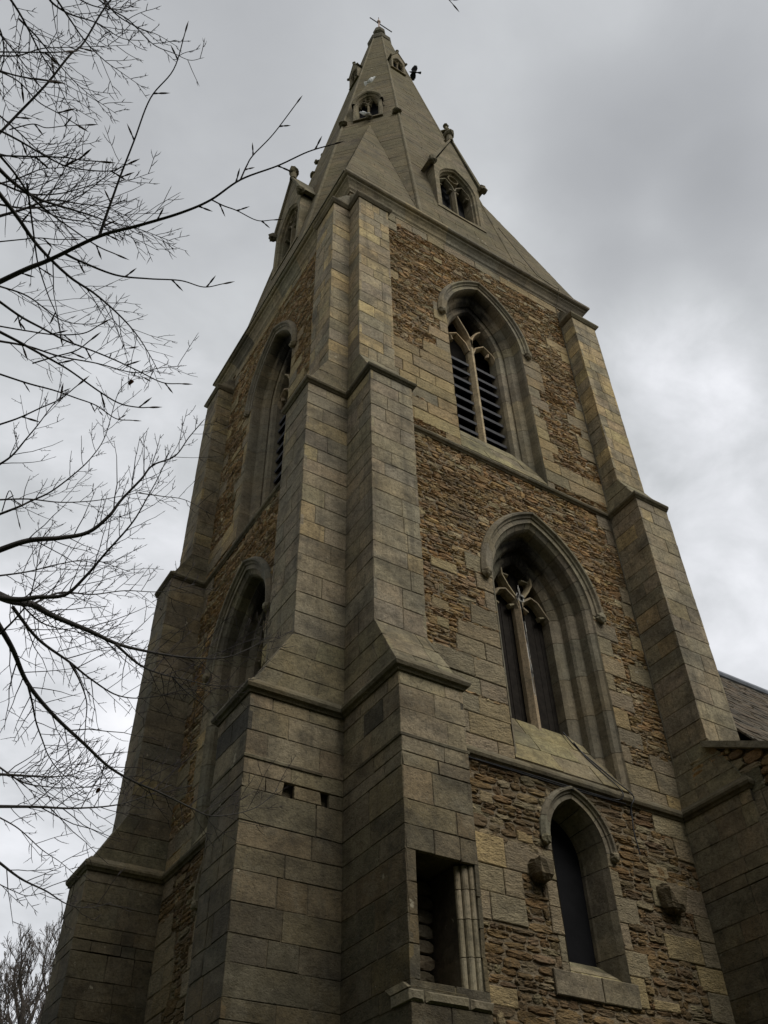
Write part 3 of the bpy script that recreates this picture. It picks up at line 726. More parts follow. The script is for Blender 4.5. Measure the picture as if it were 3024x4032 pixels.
# spire ------------------------------------------------------------------
CX, CY = 2.96, 3.04; A0, ZA, Z0 = 3.17, 41.35, COR_TOP; ZB = 27.2; T8 = math.tan(math.pi/8)
def sa(z): return A0*(ZA-z)/(ZA-Z0)
rng = random.Random(61); mb = MB()
sp_col = lambda r, u, v: vary(r, r.choice([(.132, .112, .074), (.140, .118, .077), (.126, .108, .072)] if v < 31 else [(.105, .09, .054), (.112, .096, .056)]), .05)
SP_C = courses([Z0, ZB, 38.75], .27, random.Random(62), .1)
HOLES = {0: ((.05, .56, 21.06, 23.3), (0, .22, 33.62, 34.6)), 2: ((-.05, .56, 21.06, 23.3), (0, .22, 33.62, 34.6)), 1: ((-.06, .36, 27.8, 29.3),), 3: ((0, .36, 27.8, 29.3),), 7: ((0, .36, 27.8, 29.3),)}
for kf in range(8):
    th = -math.pi/2-kf*math.pi/4                    # 0 south, 1 south-west, 2 west, ...
    nx, ny = math.cos(th), math.sin(th); tx, ty = -ny, nx
    mp = lambda u, v, n, nx=nx, ny=ny, tx=tx, ty=ty: (CX+nx*(sa(v)+n)+tx*u, CY+ny*(sa(v)+n)+ty*u, v)
    def itv(z, kf=kf):
        e = sa(z)*T8
        for c_, h_, a_, b_ in HOLES.get(kf, ()):
            if a_ < z < b_: return [(-e, c_-h_), (c_+h_, e)]
        if kf % 2 == 0: return [(-e, e)]
        s = min(1, (z-Z0)/(ZB-Z0)); b = A0*T8*(1-s)
        return [(-e, e)] if s >= 1 else [(-e, -b), (b, e)]
    ashlar(mb, mp, SP_C, itv, rng, (.4, .85), .006, 0, .002, .003, sp_col, .05)
    # worn roll on each arris
    e0, e1 = sa(Z0)*T8, sa(38.75)*T8
    tubes(mb, [([mp(e0, Z0, -.02), mp(e1, 38.75, -.02)], [.05, .035], 8)], (.17, .152, .11))
    for s in (-.008,):
        sheet(mb, mp, sorted(set(list(np.arange(Z0, 38.7, .6))+[21.06, 23.3, 27.8, 29.3, 33.62, 34.6, ZB, 38.75])), itv, s, ASHM)
for kc in range(4):                                 # broaches on the four corners
    th = -math.pi/2-(2*kc+1)*math.pi/4; dx, dy = math.cos(th), math.sin(th)
    corner = A(CX+dx*A0*math.sqrt(2), CY+dy*A0*math.sqrt(2), Z0); B = A(CX+dx*sa(ZB), CY+dy*sa(ZB), ZB)
    for s in (-1, 1):
        tang = A(-dy, dx, 0); foot = A(CX+dx*A0, CY+dy*A0, Z0)+tang*s*A0*T8
        e = foot-corner; L0 = np.linalg.norm(e); eu = e/L0; N = np.cross(eu, B-corner); N /= np.linalg.norm(N)
        if N[2] < 0: N = -N
        mp = lambda u, v, n, c=corner, B=B, eu=eu, N=N: c+(B-c)*((v-Z0)/(ZB-Z0))+eu*u+N*n
        itv = lambda z, L0=L0: [(0, L0*(1-(z-Z0)/(ZB-Z0)))]
        ashlar(mb, mp, [z for z in SP_C if z <= ZB+1e-6], itv, rng, (.4, .85), .006, 0, .002, .003, sp_col, .05)
        mb.add([mp(0, Z0, -.012), mp(L0, Z0, -.012), B-N*.012], [(0, 1, 2)], ASHM)
e = A0+.04
mb.box(CX-e, CX+e, CY-e, CY+e, Z0-.05, Z0+.012, (.16, .145, .105))
spire = mb.build('spire', SPI, tower)
# cap, collar and cross
def octa(mb, prof, col):
    V = []; F = []; n = len(prof)
    for r, z in prof:
        for i in range(8):
            a = math.pi/8+i*math.pi/4; V.append((CX+r*math.cos(a)/math.cos(math.pi/8), CY+r*math.sin(a)/math.cos(math.pi/8), z))
    for j in range(n-1):
        for i in range(8): F.append((j*8+i, j*8+(i+1) % 8, (j+1)*8+(i+1) % 8, (j+1)*8+i))
    F += [tuple(range(8)), tuple((n-1)*8+i for i in range(8))]
    mb.add(V, F, col)
mb = MB()
octa(mb, [(.34, 38.5), (.43, 38.62), (.45, 38.85), (.41, 39.0), (.22, 39.15), (.135, 39.45), (.13, 39.85), (.215, 39.95), (.23, 40.15), (.17, 40.38), (.07, 40.5), (.04, 40.58)], (.085, .078, .06))
mb.build('spire_cap', DRIP, spire)
mb = MB()
tubes(mb, [([(CX, CY, 40.5), (CX, CY, 40.9)], [.05, .035], 8), ([(CX, CY, 40.9), (CX, CY, 41.75)], [.032, .02], 8)], (1, 1, 1), 0)
lump(mb, (CX, CY, 41.42), .08, random.Random(1), (1, 1, 1), rough=.02)
mb.build('finial_cross', [IRON, ROD], spire)
mb = MB(); tubes(mb, [([(CX-.42, CY, 41.25), (CX+.62, CY, 41.25)], [.022, .022], 6), ([(CX, CY, 41.5), (CX, CY, 41.95)], [.02, .012], 6)], (1, 1, 1), 0)
mb.build('cross_arm', ROD, spire)
# lucarnes: gabled two-light windows standing out of the spire
def lucarne(kf, hw, z_s, z_sh, z_pk, off, seed, fin=True, shift=0.0, kneel=True):
    rng = random.Random(seed); mb = MB(); th = -math.pi/2-kf*math.pi/4
    nx, ny = math.cos(th), math.sin(th); tx, ty = -ny, nx; D = sa(z_s)+off
    mp = lambda u, v, n: (CX+nx*(D+n)+tx*(u+shift), CY+ny*(D+n)+ty*(u+shift), v)
    k_ = hw/.66; col = lambda: vary(rng, rng.choice([(.215, .188, .138), (.19, .17, .125), (.235, .205, .148)]), .1)
    depth = lambda z: max(.12, D-sa(z)+.05)
    ow = hw*.83; ar = Arch(0, ow, z_s+.04*k_, z_s+(z_sh-z_s)*.72, z_s+(z_sh-z_s)*.72+ow*1.65)
    def out(z): return hw if z < z_sh else hw*max(0, (z_pk-z)/(z_pk-z_sh))
    zs = list(np.linspace(z_s, z_pk, 34))
    for v0, v1 in zip(zs[:-1], zs[1:]):             # front wall round the arch
        c = col()
        o0, o1 = out(v0), out(v1); i0 = max(0, min(ar.half(v0), o0)) if v0 > ar.zb else 0; i1 = max(0, min(ar.half(v1), o1)) if v1 > ar.zb else 0
        for s in (-1, 1):
            mb.quad(mp(s*i0, v0, 0), mp(s*o0, v0, 0), mp(s*o1, v1, 0), mp(s*i1, v1, 0), c)
            if v1 <= z_sh+.02: mb.quad(mp(s*hw, v0, 0), mp(s*hw, v0, -depth(v0)-.1), mp(s*hw, v1, -depth(v1)-.1), mp(s*hw, v1, 0), c)
    sweep_arch(mb, mp, ar, [(0, 0), (-.015*k_, .03*k_), (-.05*k_, .05*k_), (-.055*k_, .11*k_), (-.08*k_, .13*k_), (-.085*k_, .40*k_)], rng, ar.zb, 8, lambda r, u, v: col(), 3)
    # gable copings with a slab of roof behind each
    if not kneel: sweep_arch(mb, mp, ar, [(.02, 0), (.03, -.05*k_), (.12*k_, -.09*k_), (.2*k_, -.06*k_), (.21*k_, .2)], rng, None, 10, lambda r, u, v: A(.13, .115, .08), 4)
    for s in ((-1, 1) if kneel else ()):
        w_ = .10*k_; a, b = (s*(hw+.07*k_), z_sh-.06*k_), (0, z_pk+.03*k_)
        dv = A(b[0]-a[0], b[1]-a[1]); dv /= np.linalg.norm(dv); nn = A(dv[1], -dv[0])*s
        p = [(a[0], a[1]), (b[0], b[1]), (b[0]+0, b[1]+w_*1.2), (a[0]+nn[0]*w_, a[1]+nn[1]*w_)]
        bk = [depth(z_sh)+.1, D-sa(z_pk)+.1, D-sa(z_pk)+.1, depth(z_sh)+.1]
        mb.hexa([mp(u, v, .05*k_) for u, v in p]+[mp(u, v, -d) for (u, v), d in zip(p, bk)], vary(rng, (.16, .145, .105)))
        if kneel: lump(mb, mp(s*(hw+.09*k_), z_sh-.05*k_, .07*k_), .11*k_, rng, (.11, .1, .075), 1, 1, 1.15, rough=.22)
    # tracery
    hw2 = ow-.06*k_; c = 0; d0, d1 = .12*k_, .28*k_
    bars(mb, mp, [(0, z_s), (0, ar.spring)], .11*k_, d0, d1, col())
    rr = hw2/2+.01
    for s in (-1, 1):
        x = s*hw2/2
        bars(mb, mp, [(x-rr, ar.spring-.05*k_), (x-rr*.75, ar.spring+.2*k_), (x, ar.spring+.42*k_), (x+rr*.75, ar.spring+.2*k_), (x+rr, ar.spring-.05*k_)], .075*k_, d0, d1, col())
        for q in (-1, 1): bars(mb, mp, [(x+q*rr*.85, ar.spring+.06*k_), (x+q*rr*.42, ar.spring+.04*k_)], .07*k_, d0+.03*k_, d1, col())
    cz = ar.spring+.58*k_; bars(mb, mp, arc2(0, cz, .15*k_, 0, 2*math.pi, 12)[:-1], .06*k_, d0, d1, col(), closed=True)
    # sill, dark backing
    mb.hexa([mp(-hw-.02, z_s-.05*k_, .012), mp(hw+.02, z_s-.05*k_, .012), mp(hw+.02, z_s-.06*k_, -.3), mp(-hw-.02, z_s-.06*k_, -.3), mp(-hw-.02, z_s+.01, .012), mp(hw+.02, z_s+.01, .012), mp(hw+.02, z_s+.07*k_, -.3), mp(-hw-.02, z_s+.07*k_, -.3)], col())
    mb.quad(mp(-hw+.02, z_s, -.40*k_), mp(hw-.02, z_s, -.40*k_), mp(hw-.02, z_sh, -.40*k_), mp(-hw+.02, z_sh, -.40*k_), (.01, .01, .012), 1)
    mb.add([mp(-hw+.02, z_sh, -.40*k_), mp(hw-.02, z_sh, -.40*k_), mp(0, z_pk-.1, -.40*k_)], [(0, 1, 2)], (.01, .01, .012), 1)
    if fin:                                          # poppyhead on the gable
        tubes(mb, [([mp(0, z_pk, -.02), mp(0, z_pk+.35*k_, -.02)], [.10*k_, .075*k_], 8)], (.15, .135, .1))
        lump(mb, mp(0, z_pk+.44*k_, -.02), .135*k_, rng, (.13, .12, .09), 1.1, 1.1, .95, rough=.2)
    return mb.build('lucarne', [SPI, GLASS], spire), mp
lucarne(0, .66, 21.0, 23.05, 24.95, .02, 71, shift=.05)
lucarne(2, .66, 21.0, 23.05, 24.95, .02, 72, shift=-.05)
_, mSW = lucarne(1, .42, 27.75, 29.2, 30.05, .06, 73, fin=False, shift=-.06, kneel=False)
lucarne(7, .42, 27.75, 29.2, 30.3, .06, 74); lucarne(3, .42, 27.75, 29.2, 30.3, .06, 75)
lucarne(0, .27, 33.6, 34.5, 35.15, .06, 76, shift=-.08); lucarne(2, .27, 33.6, 34.5, 35.15, .06, 77, shift=.05)
# carved heads at the broach tips
rng = random.Random(81)
for kc in (0, 1, 3):
    th = -math.pi/2-(2*kc+1)*math.pi/4; dx, dy = math.cos(th), math.sin(th); mb = MB(); D = sa(27.6)
    lump(mb, (CX+dx*(D+.12), CY+dy*(D+.12), 27.56), .10, rng, (.085, .078, .06), 1, 1, 1.05, rough=.16)
    mb.build('carved_head', DRIP, spire)
    for s in (-1, 1):
        mb = MB(); lump(mb, (CX+dx*(D+.02)-dy*s*.78, CY+dy*(D+.02)+dx*s*.78, 27.66), .095, rng, (.13, .115, .08), 1.4, 1.4, .6, rough=.25); mb.build('carved_head', DRIP, spire)

# ------------------------------------------------------------------ aisle and nave beyond
aisle = thing('church_aisle', 'low rubble aisle wall with sloping stone verge joining the tower on its right', 'church aisle', (9, -3.4, 0))
AX = 5.25; vz = lambda y: 7.80+.5*(y+.67)
mA = lambda u, v, n: (AX-n, -u, v)
rng = random.Random(91); mb = MB()
itA = lambda z: [(.3, max(.35, min(6.0, .67-(z-7.74)/.5)))] if z < 7.74 else []
sheet(mb, mA, list(np.linspace(0, 7.74, 40)), itA, -.04, MORTAR)
ob = []
for z0, z1 in zip(np.arange(3, 7, .3), np.arange(3.3, 7.3, .3)):
    e = P1+rng.uniform(.15, .45); ob.append((1.0, e, z0, z1)); ashlar(mb, mA, [z0, z1], lambda z: [(1.0, e)], rng, (.3, .6), .012, .008, .006, .009, but_col)
rubble(mb, mA, 2.0, 7.7, itA, rng, ob, (.07, .16), (.15, .45))
mb.quad((AX, -6, 0), (15, -6, 0), (15, -6, 5.1), (AX, -6, 5.1), (.17, .14, .09))
mb.build('wall', RUB, aisle)
mb = MB(); L_ = [(-.62, vz(-.62)), (-6.2, vz(-6.2))]
mb.hexa([(AX-.07, L_[0][0], L_[0][1]-.05), (15, L_[0][0], L_[0][1]-.05), (15, L_[1][0], L_[1][1]-.05), (AX-.07, L_[1][0], L_[1][1]-.05), (AX-.07, L_[0][0], L_[0][1]+.045), (15, L_[0][0], L_[0][1]+.045), (15, L_[1][0], L_[1][1]+.045), (AX-.07, L_[1][0], L_[1][1]+.045)], (.2, .19, .16))
mb.build('roof', DRIP, aisle)
nave = thing('church_nave', 'steep tiled nave roof with lead ridge behind the right buttress', 'church nave', (14, 3, 0))
mb = MB(); ZR, PT = 13.06, 1.30
mR = lambda u, v, n: (u, 3-(ZR-v)/PT-n*.79, v+n*.61)
tile = lambda r, u, v: vary(r, r.choice([(.10, .085, .068), (.085, .075, .062), (.12, .098, .075)]), .2)
zs = list(np.arange(7.9, ZR-.02, .125))
ashlar(mb, mR, zs, lambda z: [(6.02, 24)], rng, (.22, .3), .006, 0, .010, .004, tile, .03)
mb.quad(mR(6.02, 7.7, -.03), mR(24, 7.7, -.03), mR(24, ZR, -.03), mR(6.02, ZR, -.03), MORTAR)
mb.quad((6.02, 3, ZR), (24, 3, ZR), (24, 7, 7.86), (6.02, 7, 7.86), (.1, .085, .07))
mb.build('roof', RUB, nave)
mb = MB(); tubes(mb, [([(6.02, 3, ZR+.02), (24, 3, ZR+.02)], [.10, .10], 10)], (.2, .2, .22)); mb.build('ridge', LEAD, nave)
mb = MB(); mb.box(6.05, 24, -.95, 6.9, 0, 7.8, (.17, .14, .09)); mb.build('wall', RUB, nave)

# ------------------------------------------------------------------ cable on the sill
def sillp(u, v, n=.02): z = 7.16+(8.16-7.16)*v; return mS(SOUTH[1].c+u, z+n*.5, -.56*v+n*.8)
mb = MB()
l1 = [sillp(.44, 1.0, .04), sillp(.50, .8), sillp(.56, .6), sillp(.66, .4), sillp(.78, .12, .03), (4.19, -.10, 7.10), (4.22, -.115, 7.02), (4.17, -.10, 6.93), (4.15, -.05, 6.80)]
l2 = [sillp(.50, .8, .04), sillp(.54, .55), sillp(.62, .3), sillp(.70, .05, .03), (4.05, -.10, 7.06), (4.02, -.095, 6.98), (3.9, -.06, 6.95), (3.4, -.055, 6.945), (2.6, -.05, 6.95), (1.8, -.052, 6.94), (.86, -.05, 6.95)]
l3 = [(4.1, -.07, 6.93), (3.3, -.06, 6.915), (2.2, -.065, 6.92), (.84, -.06, 6.925)]
l4 = [(4.2, -.05, 6.9), (4.16, -.05, 6.6), (4.17, -.06, 6.3)]
for l in (l1, l2, l3, l4): P = smooth_line(l, 6); tubes(mb, [(P, [.0085]*len(P), 6)], (1, 1, 1))
tag(mb.build('cable', CABLE), 'thin black cable looping over the window sill and along the lower string course', 'cable')

# ------------------------------------------------------------------ birds
def bird(name, mat, P, scale, fwd_, right_, up_, flying, label, cat):
    f_, r_, u_ = (A(*x)/np.linalg.norm(x) for x in (fwd_, right_, up_)); P = A(*P)
    W = lambda x, y, z: P+scale*(f_*x+r_*y+u_*z)
    mb = MB(); st = [(-.22, .012, 0), (-.16, .045, 0), (-.05, .075, 0), (.06, .075, .005), (.13, .052, .02), (.17, .042, .03), (.21, .042, .035), (.245, .026, .032), (.26, .013, .028), (.315, .003, .02)]
    V = []
    for x, r, z in st:
        for i in range(10): a = i*math.pi/5; V.append(W(x, r*math.cos(a), z+r*.9*math.sin(a)))
    n = len(st); F = [(j*10+i, j*10+(i+1) % 10, (j+1)*10+(i+1) % 10, (j+1)*10+i) for j in range(n-1) for i in range(10)]+[tuple(range(10)), tuple((n-1)*10+i for i in range(10))]
    mb.add(V, F, (1, 1, 1))
    def plate(pts, th):                              # an outline with thickness
        n = len(pts); V = [W(x, y, z+th/2) for x, y, z in pts]+[W(x, y, z-th/2) for x, y, z in pts]
        mb.add(V, [tuple(range(n)), tuple(range(2*n-1, n-1, -1))]+[(i, (i+1) % n, n+(i+1) % n, n+i) for i in range(n)], (1, 1, 1))
    plate([(-.18, -.03, 0), (-.18, .03, 0), (-.40, .085, -.01), (-.42, .05, -.01), (-.43, 0, -.01), (-.42, -.05, -.01), (-.40, -.085, -.01)], .012)
    if flying:
        for s in (-1, 1):
            lift = .12 if s < 0 else .05
            plate([(.13, s*.04, .03), (.20, s*.16, .03+lift*.5), (.15, s*.30, .03+lift), (.06, s*.44, .03+lift*1.1), (-.0, s*.46, .03+lift*1.1), (.0, s*.42, .03+lift), (-.08, s*.45, .03+lift), (-.07, s*.40, .03+lift), (-.13, s*.40, .03+lift*.9), (-.11, s*.34, .03+lift*.8), (-.16, s*.30, .03+lift*.7), (-.15, s*.16, .03+lift*.4), (-.11, s*.05, .03)], .02)
    else:
        for s in (-1, 1): plate([(.10, s*.065, .02), (.06, s*.085, .0), (-.12, s*.07, -.01), (-.30, s*.03, .0), (-.12, s*.05, .05), (.04, s*.07, .06)], .012)
        tubes(mb, [([W(.0, s*.025, -.06), W(.0, s*.025, -.13)], [.006*scale]*2, 5) for s in (-1, 1)], (1, 1, 1))
    o = mb.build(name, mat, smooth=False); tag(o, label, cat); return o
pc = at(1630, 284, 47)
bird('flying_bird', FEATH, pc, .88, -rt*.98+up*.12, up*.96+rt*.2, fw, True, 'black crow with spread wings flying in the sky right of the spire tip', 'bird')
pd = A(*mSW(.13, 30.30, .02))
bird('perched_bird', WHITEF, pd, .75, (.5, -.45, .75), (.8, .5, 0), (0, 0, 1), False, 'white dove perched above the gable of the middle spire window', 'bird')
pd = A(*mSW(-.10, 27.93, .06))
bird('perched_bird', WHITEF, pd, .7, (-.4, .5, .7), (.6, .7, 0), (0, 0, 1), False, 'white dove perched on the sill at the foot of the middle spire window', 'bird')

#TREES
# ------------------------------------------------------------------ trees
VS = 3024/1659
def twig_tube(lines, P, r0, r1, sides=4):
    n = len(P); lines.append((P, list(np.linspace(r0, r1, n)), sides))
def bud(lines, p, d, L, r):
    d = d/np.linalg.norm(d); lines.append(([p, p+d*L*.3, p+d*L*.6, p+d*L], [r*.45, r*.85, r*.75, r*.08], 5))
def unit(v): return v/(np.linalg.norm(v)+1e-9)
def sprout(tw, bd, P, rad, n, L, rng, level, budL, s0=.06, lean=.6, upb=.25):
    # side shoots of a limb, alternately left and right of it, in the flat sprays beech makes
    P = np.asarray(P); seg = np.linalg.norm(np.diff(P, axis=0), axis=1); cum = np.concatenate([[0], np.cumsum(seg)])
    for i in range(n):
        s = (s0+(1-s0)*(i+rng.uniform(.1, .9))/n)*cum[-1]; j = min(len(seg)-1, int(np.searchsorted(cum, s)-1)); j = max(j, 0)
        f = (s-cum[j])/(seg[j]+1e-9); p = P[j]+(P[j+1]-P[j])*f; T = unit(P[j+1]-P[j]); v = unit(p-CAM)
        side = unit(np.cross(T, v)); sg = 1 if i % 2 else -1
        l = L*(.35+1.25*rng.random()**1.6)*(1.0-.4*s/cum[-1])*(1.25 if level else 1)
        th_ = rng.uniform(.35, 1.0) if level else rng.uniform(.45, 1.1)
        d = unit(T*math.cos(th_)+side*sg*math.sin(th_)+v*rng.uniform(-.4, .4)+up*upb*rng.uniform(-.2, .9))
        m = 5 if level else 7; pts = [p]; zz = 1
        for q in range(m):
            d = unit(d+T*.06+up*rng.uniform(-.02, .09)+side*zz*rng.uniform(.04, .15)+A(*[rng.gauss(0, .05) for _ in range(3)])); zz = -zz
            pts.append(pts[-1]+d*l/m)
        pts = np.array(pts); rl = rad[min(j, len(rad)-1)]
        k0 =   .00034*np.linalg.norm(p-CAM)/1.0; r0 = max(k0, min(rl*.55, .0016+l*.004)); twig_tube(tw, pts, r0, k0*.75, 4)
        if budL: bud(bd, pts[-1], d, budL*rng.uniform(.75, 1.1), budL*.095)
        if level > 0:
            k_ = rng.choice((1, 2, 2, 3, 3)) if level == 1 else rng.choice((3, 4, 5))
            sprout(tw, bd, pts, np.linspace(r0, .0008, len(pts)), k_, l*(.34 if level == 1 else .45), rng, level-1, budL, .25, .6, upb)
        elif budL:
            for q in range(2, m, 3):
                dd = unit(pts[q+1]-pts[q]+side*(.9 if q % 4 == 1 else -.9)*.8); bud(bd, pts[q], dd, budL*.6, budL*.07)
def limb(parent, pts, t0, t1, w0, w1, n, Lpx, level, budL, seed, trunk=None, upb=.25, mat=None, nodebuds=0):
    rng = random.Random(seed); m = len(pts)
    C3 = []
    for i, (x, y) in enumerate(pts):
        t = t0+(t1-t0)*i/(m-1); C3.append(at(x*VS, y*VS, t))
    r = [w0*VS*t0/FPX/2, w1*VS*t1/FPX/2]
    P = smooth_line(C3, 7); n_in = 0
    tw = []; bd = []
    rad = list(r[1]+(r[0]-r[1])*(1-np.linspace(0, 1, len(P)))**1.5)
    if trunk is not None:                            # the limb's run from the trunk, outside the picture
        a, b = A(*trunk), P[0]; mid = (a+b)/2+A(0, 0, .06)*np.linalg.norm(b-a); ext = smooth_line([a, (a+mid)/2+A(0, 0, .03), mid, b-unit(P[1]-P[0])*.25*np.linalg.norm(b-a), b], 5)[:-1]
        rad_e = list(np.linspace(max(r[0]*2.2, .02), r[0], len(ext))); full = np.vstack([ext, P]); frad = rad_e+rad
    else: full, frad = P, rad
    mb = MB(); tubes(mb, [(full, frad, 8)], (1, 1, 1), 0)
    tl = unit(P[-1]-P[-2])
    if budL: bud(bd, P[-1], tl, budL*1.15, budL*.1)
    if nodebuds:
        for i in range(nodebuds):
            j = int((i+.6)/nodebuds*(len(P)-2)); T = unit(P[j+1]-P[j]); v = unit(P[j]-CAM); sd_ = unit(np.cross(T, v))*(1 if i % 2 else -1)
            d = unit(T*.75+sd_*.7+v*rng.uniform(-.3, .3)); st = P[j]+d*budL*.35
            tw.append(([P[j], st], [.0016, .0012], 5)); bud(bd, st, d, budL*rng.uniform(.8, 1.1), budL*.1)
    if n: sprout(tw, bd, P, rad, int(n*(1.55 if t0 < 6 else 1.15)), Lpx*VS*(t0+t1)/2/FPX, rng, level, budL, upb=upb)
    if tw: tubes(mb, tw, (1, 1, 1), 1)
    if bd: tubes(mb, bd, (1, 1, 1), 2)
    return mb.build('branch', mat or [BARK, TWIG, BUD], parent, smooth=True), P
BT = A(-8.6, -4.4, 0)
beech = thing('beech_tree', 'bare beech with low twiggy branches reaching in from the left across the tower', 'tree', tuple(BT))
tr_pts = [BT+A(0, 0, -.2), BT+A(.02, 0, .6), BT+A(.1, .1, 3), BT+A(.05, .3, 6), BT+A(.3, .5, 9.5), BT+A(.2, .9, 13.5)]
mb = MB(); P = smooth_line(tr_pts, 6); tubes(mb, [(P, list(np.interp(np.linspace(0, 1, len(P)), [0, .05, .2, .6, 1], [.55, .42, .36, .25, .08])), 16)], (1, 1, 1)); mb.build('trunk', BARK, beech, smooth=True)
def tk(z): return (BT[0]+.1, BT[1]+.2+z*.04, z)
NEAR = [  # points in the photo, distance at both ends, widths, shoots, their length, level, bud, node buds
 ([(-10, 613), (60, 580), (110, 560), (215, 510), (300, 487), (390, 460), (455, 432), (520, 388), (600, 358), (665, 328), (718, 312)], 1.30, 1.42, 14.5, 3.2, 0, 0, 0, .022, 8),
 ([(214, 511), (228, 470), (244, 425), (262, 375), (290, 303), (325, 212), (375, 150), (400, 70)], 1.36, 1.42, 8, 2.6, 0, 0, 0, .022, 6),
 ([(519, 389), (533, 358), (547, 335), (590, 290), (640, 224)], 1.40, 1.44, 4.2, 2.4, 0, 0, 0, .019, 3),
 ([(456, 431), (482, 444), (512, 455), (555, 476), (590, 475)], 1.39, 1.42, 4, 2.2, 0, 0, 0, .018, 3),
 ([(140, 548), (175, 565), (250, 594), (320, 602), (390, 606), (440, 620), (482, 613)], 1.35, 1.44, 7, 2.4, 0, 0, 0, .022, 4),
 ([(-10, 297), (40, 245), (102, 180), (150, 120), (180, 93), (222, 23), (262, -28)], 1.5, 1.65, 7, 4.2, 0, 0, 0, .026, 4),
 ([(-10, 150), (40, 176), (83, 220), (125, 244), (164, 268)], 1.35, 1.45, 4, 2.4, 0, 0, 0, .026, 2),
 ([(-10, 112), (60, 113), (110, 113), (140, 112)], 1.1, 1.15, 4, 3.2, 0, 0, 0, .024, 1),
 ([(-10, 150), (30, 162), (70, 170), (105, 175)], 1.05, 1.1, 5, 3.5, 0, 0, 0, .026, 0),
 ([(-10, 277), (40, 303), (93, 334), (140, 358), (185, 367), (240, 369), (275, 355)], 1.35, 1.4, 6, 2.8, 0, 0, 0, .024, 3),
 ([(-10, 336), (65, 338), (139, 340), (170, 345), (215, 349)], 1.2, 1.25, 5, 3, 0, 0, 0, .024, 2),
 ([(20, 280), (70, 268), (100, 276), (140, 272), (185, 270)], 1.5, 1.5, 3.5, 2, 0, 0, 0, .022, 2),
 ([(-10, 325), (30, 372), (65, 421), (100, 454), (139, 483), (208, 530), (250, 549)], 1.7, 1.8, 7, 3, 0, 0, 0, .03, 3),
 ([(58, 395), (64, 440), (72, 500), (80, 560), (88, 590), (105, 640), (122, 680), (130, 720)], 1.7, 1.75, 6, 2.4, 0, 0, 0, .028, 3),
 ([(-10, 523), (50, 517), (84, 514), (120, 517), (150, 517)], 1.7, 1.75, 3.5, 2.4, 0, 0, 0, .024, 1),
 ([(-10, 645), (45, 684), (93, 710), (140, 735), (185, 752), (240, 774), (296, 800), (350, 826), (392, 829)], 1.55, 1.75, 7, 2.6, 2, 60, 0, .026, 5),
 ([(-10, 712), (40, 738), (83, 762), (120, 782), (153, 802), (218, 848), (260, 872), (300, 880), (322, 880)], 1.65, 1.75, 8, 2.8, 0, 0, 0, .03, 4),
 ([(70, 785), (120, 770), (165, 757), (195, 735)], 1.68, 1.7, 4, 3, 0, 0, 0, .028, 1),
 ([(-10, 703), (60, 715), (120, 723), (180, 720), (215, 702)], 1.7, 1.75, 4, 3, 0, 0, 0, .028, 1),
 ([(-10, 805), (60, 828), (116, 843), (165, 860), (208, 876), (250, 904), (286, 908)], 1.7, 1.8, 5, 2.4, 1, 60, 0, .02, 4),
 ([(-10, 920), (40, 903), (90, 880), (130, 862), (168, 832)], 1.5, 1.55, 5, 2.6, 0, 0, 0, .028, 2),
 ([(4, 1105), (22, 1060), (40, 1125)], 1.8, 1.8, 3, 2, 0, 0, 0, .02, 2)]
for i, (pts, t0, t1, w0, w1, n, L, lv, bl, nb) in enumerate(NEAR):
    limb(beech, pts, t0, t1, w0*.85, w1*.85, n, L, lv, bl*.8, 300+i, tk(2.6+.1*i % 1.5) if pts[0][0] < 0 else None, nodebuds=nb)
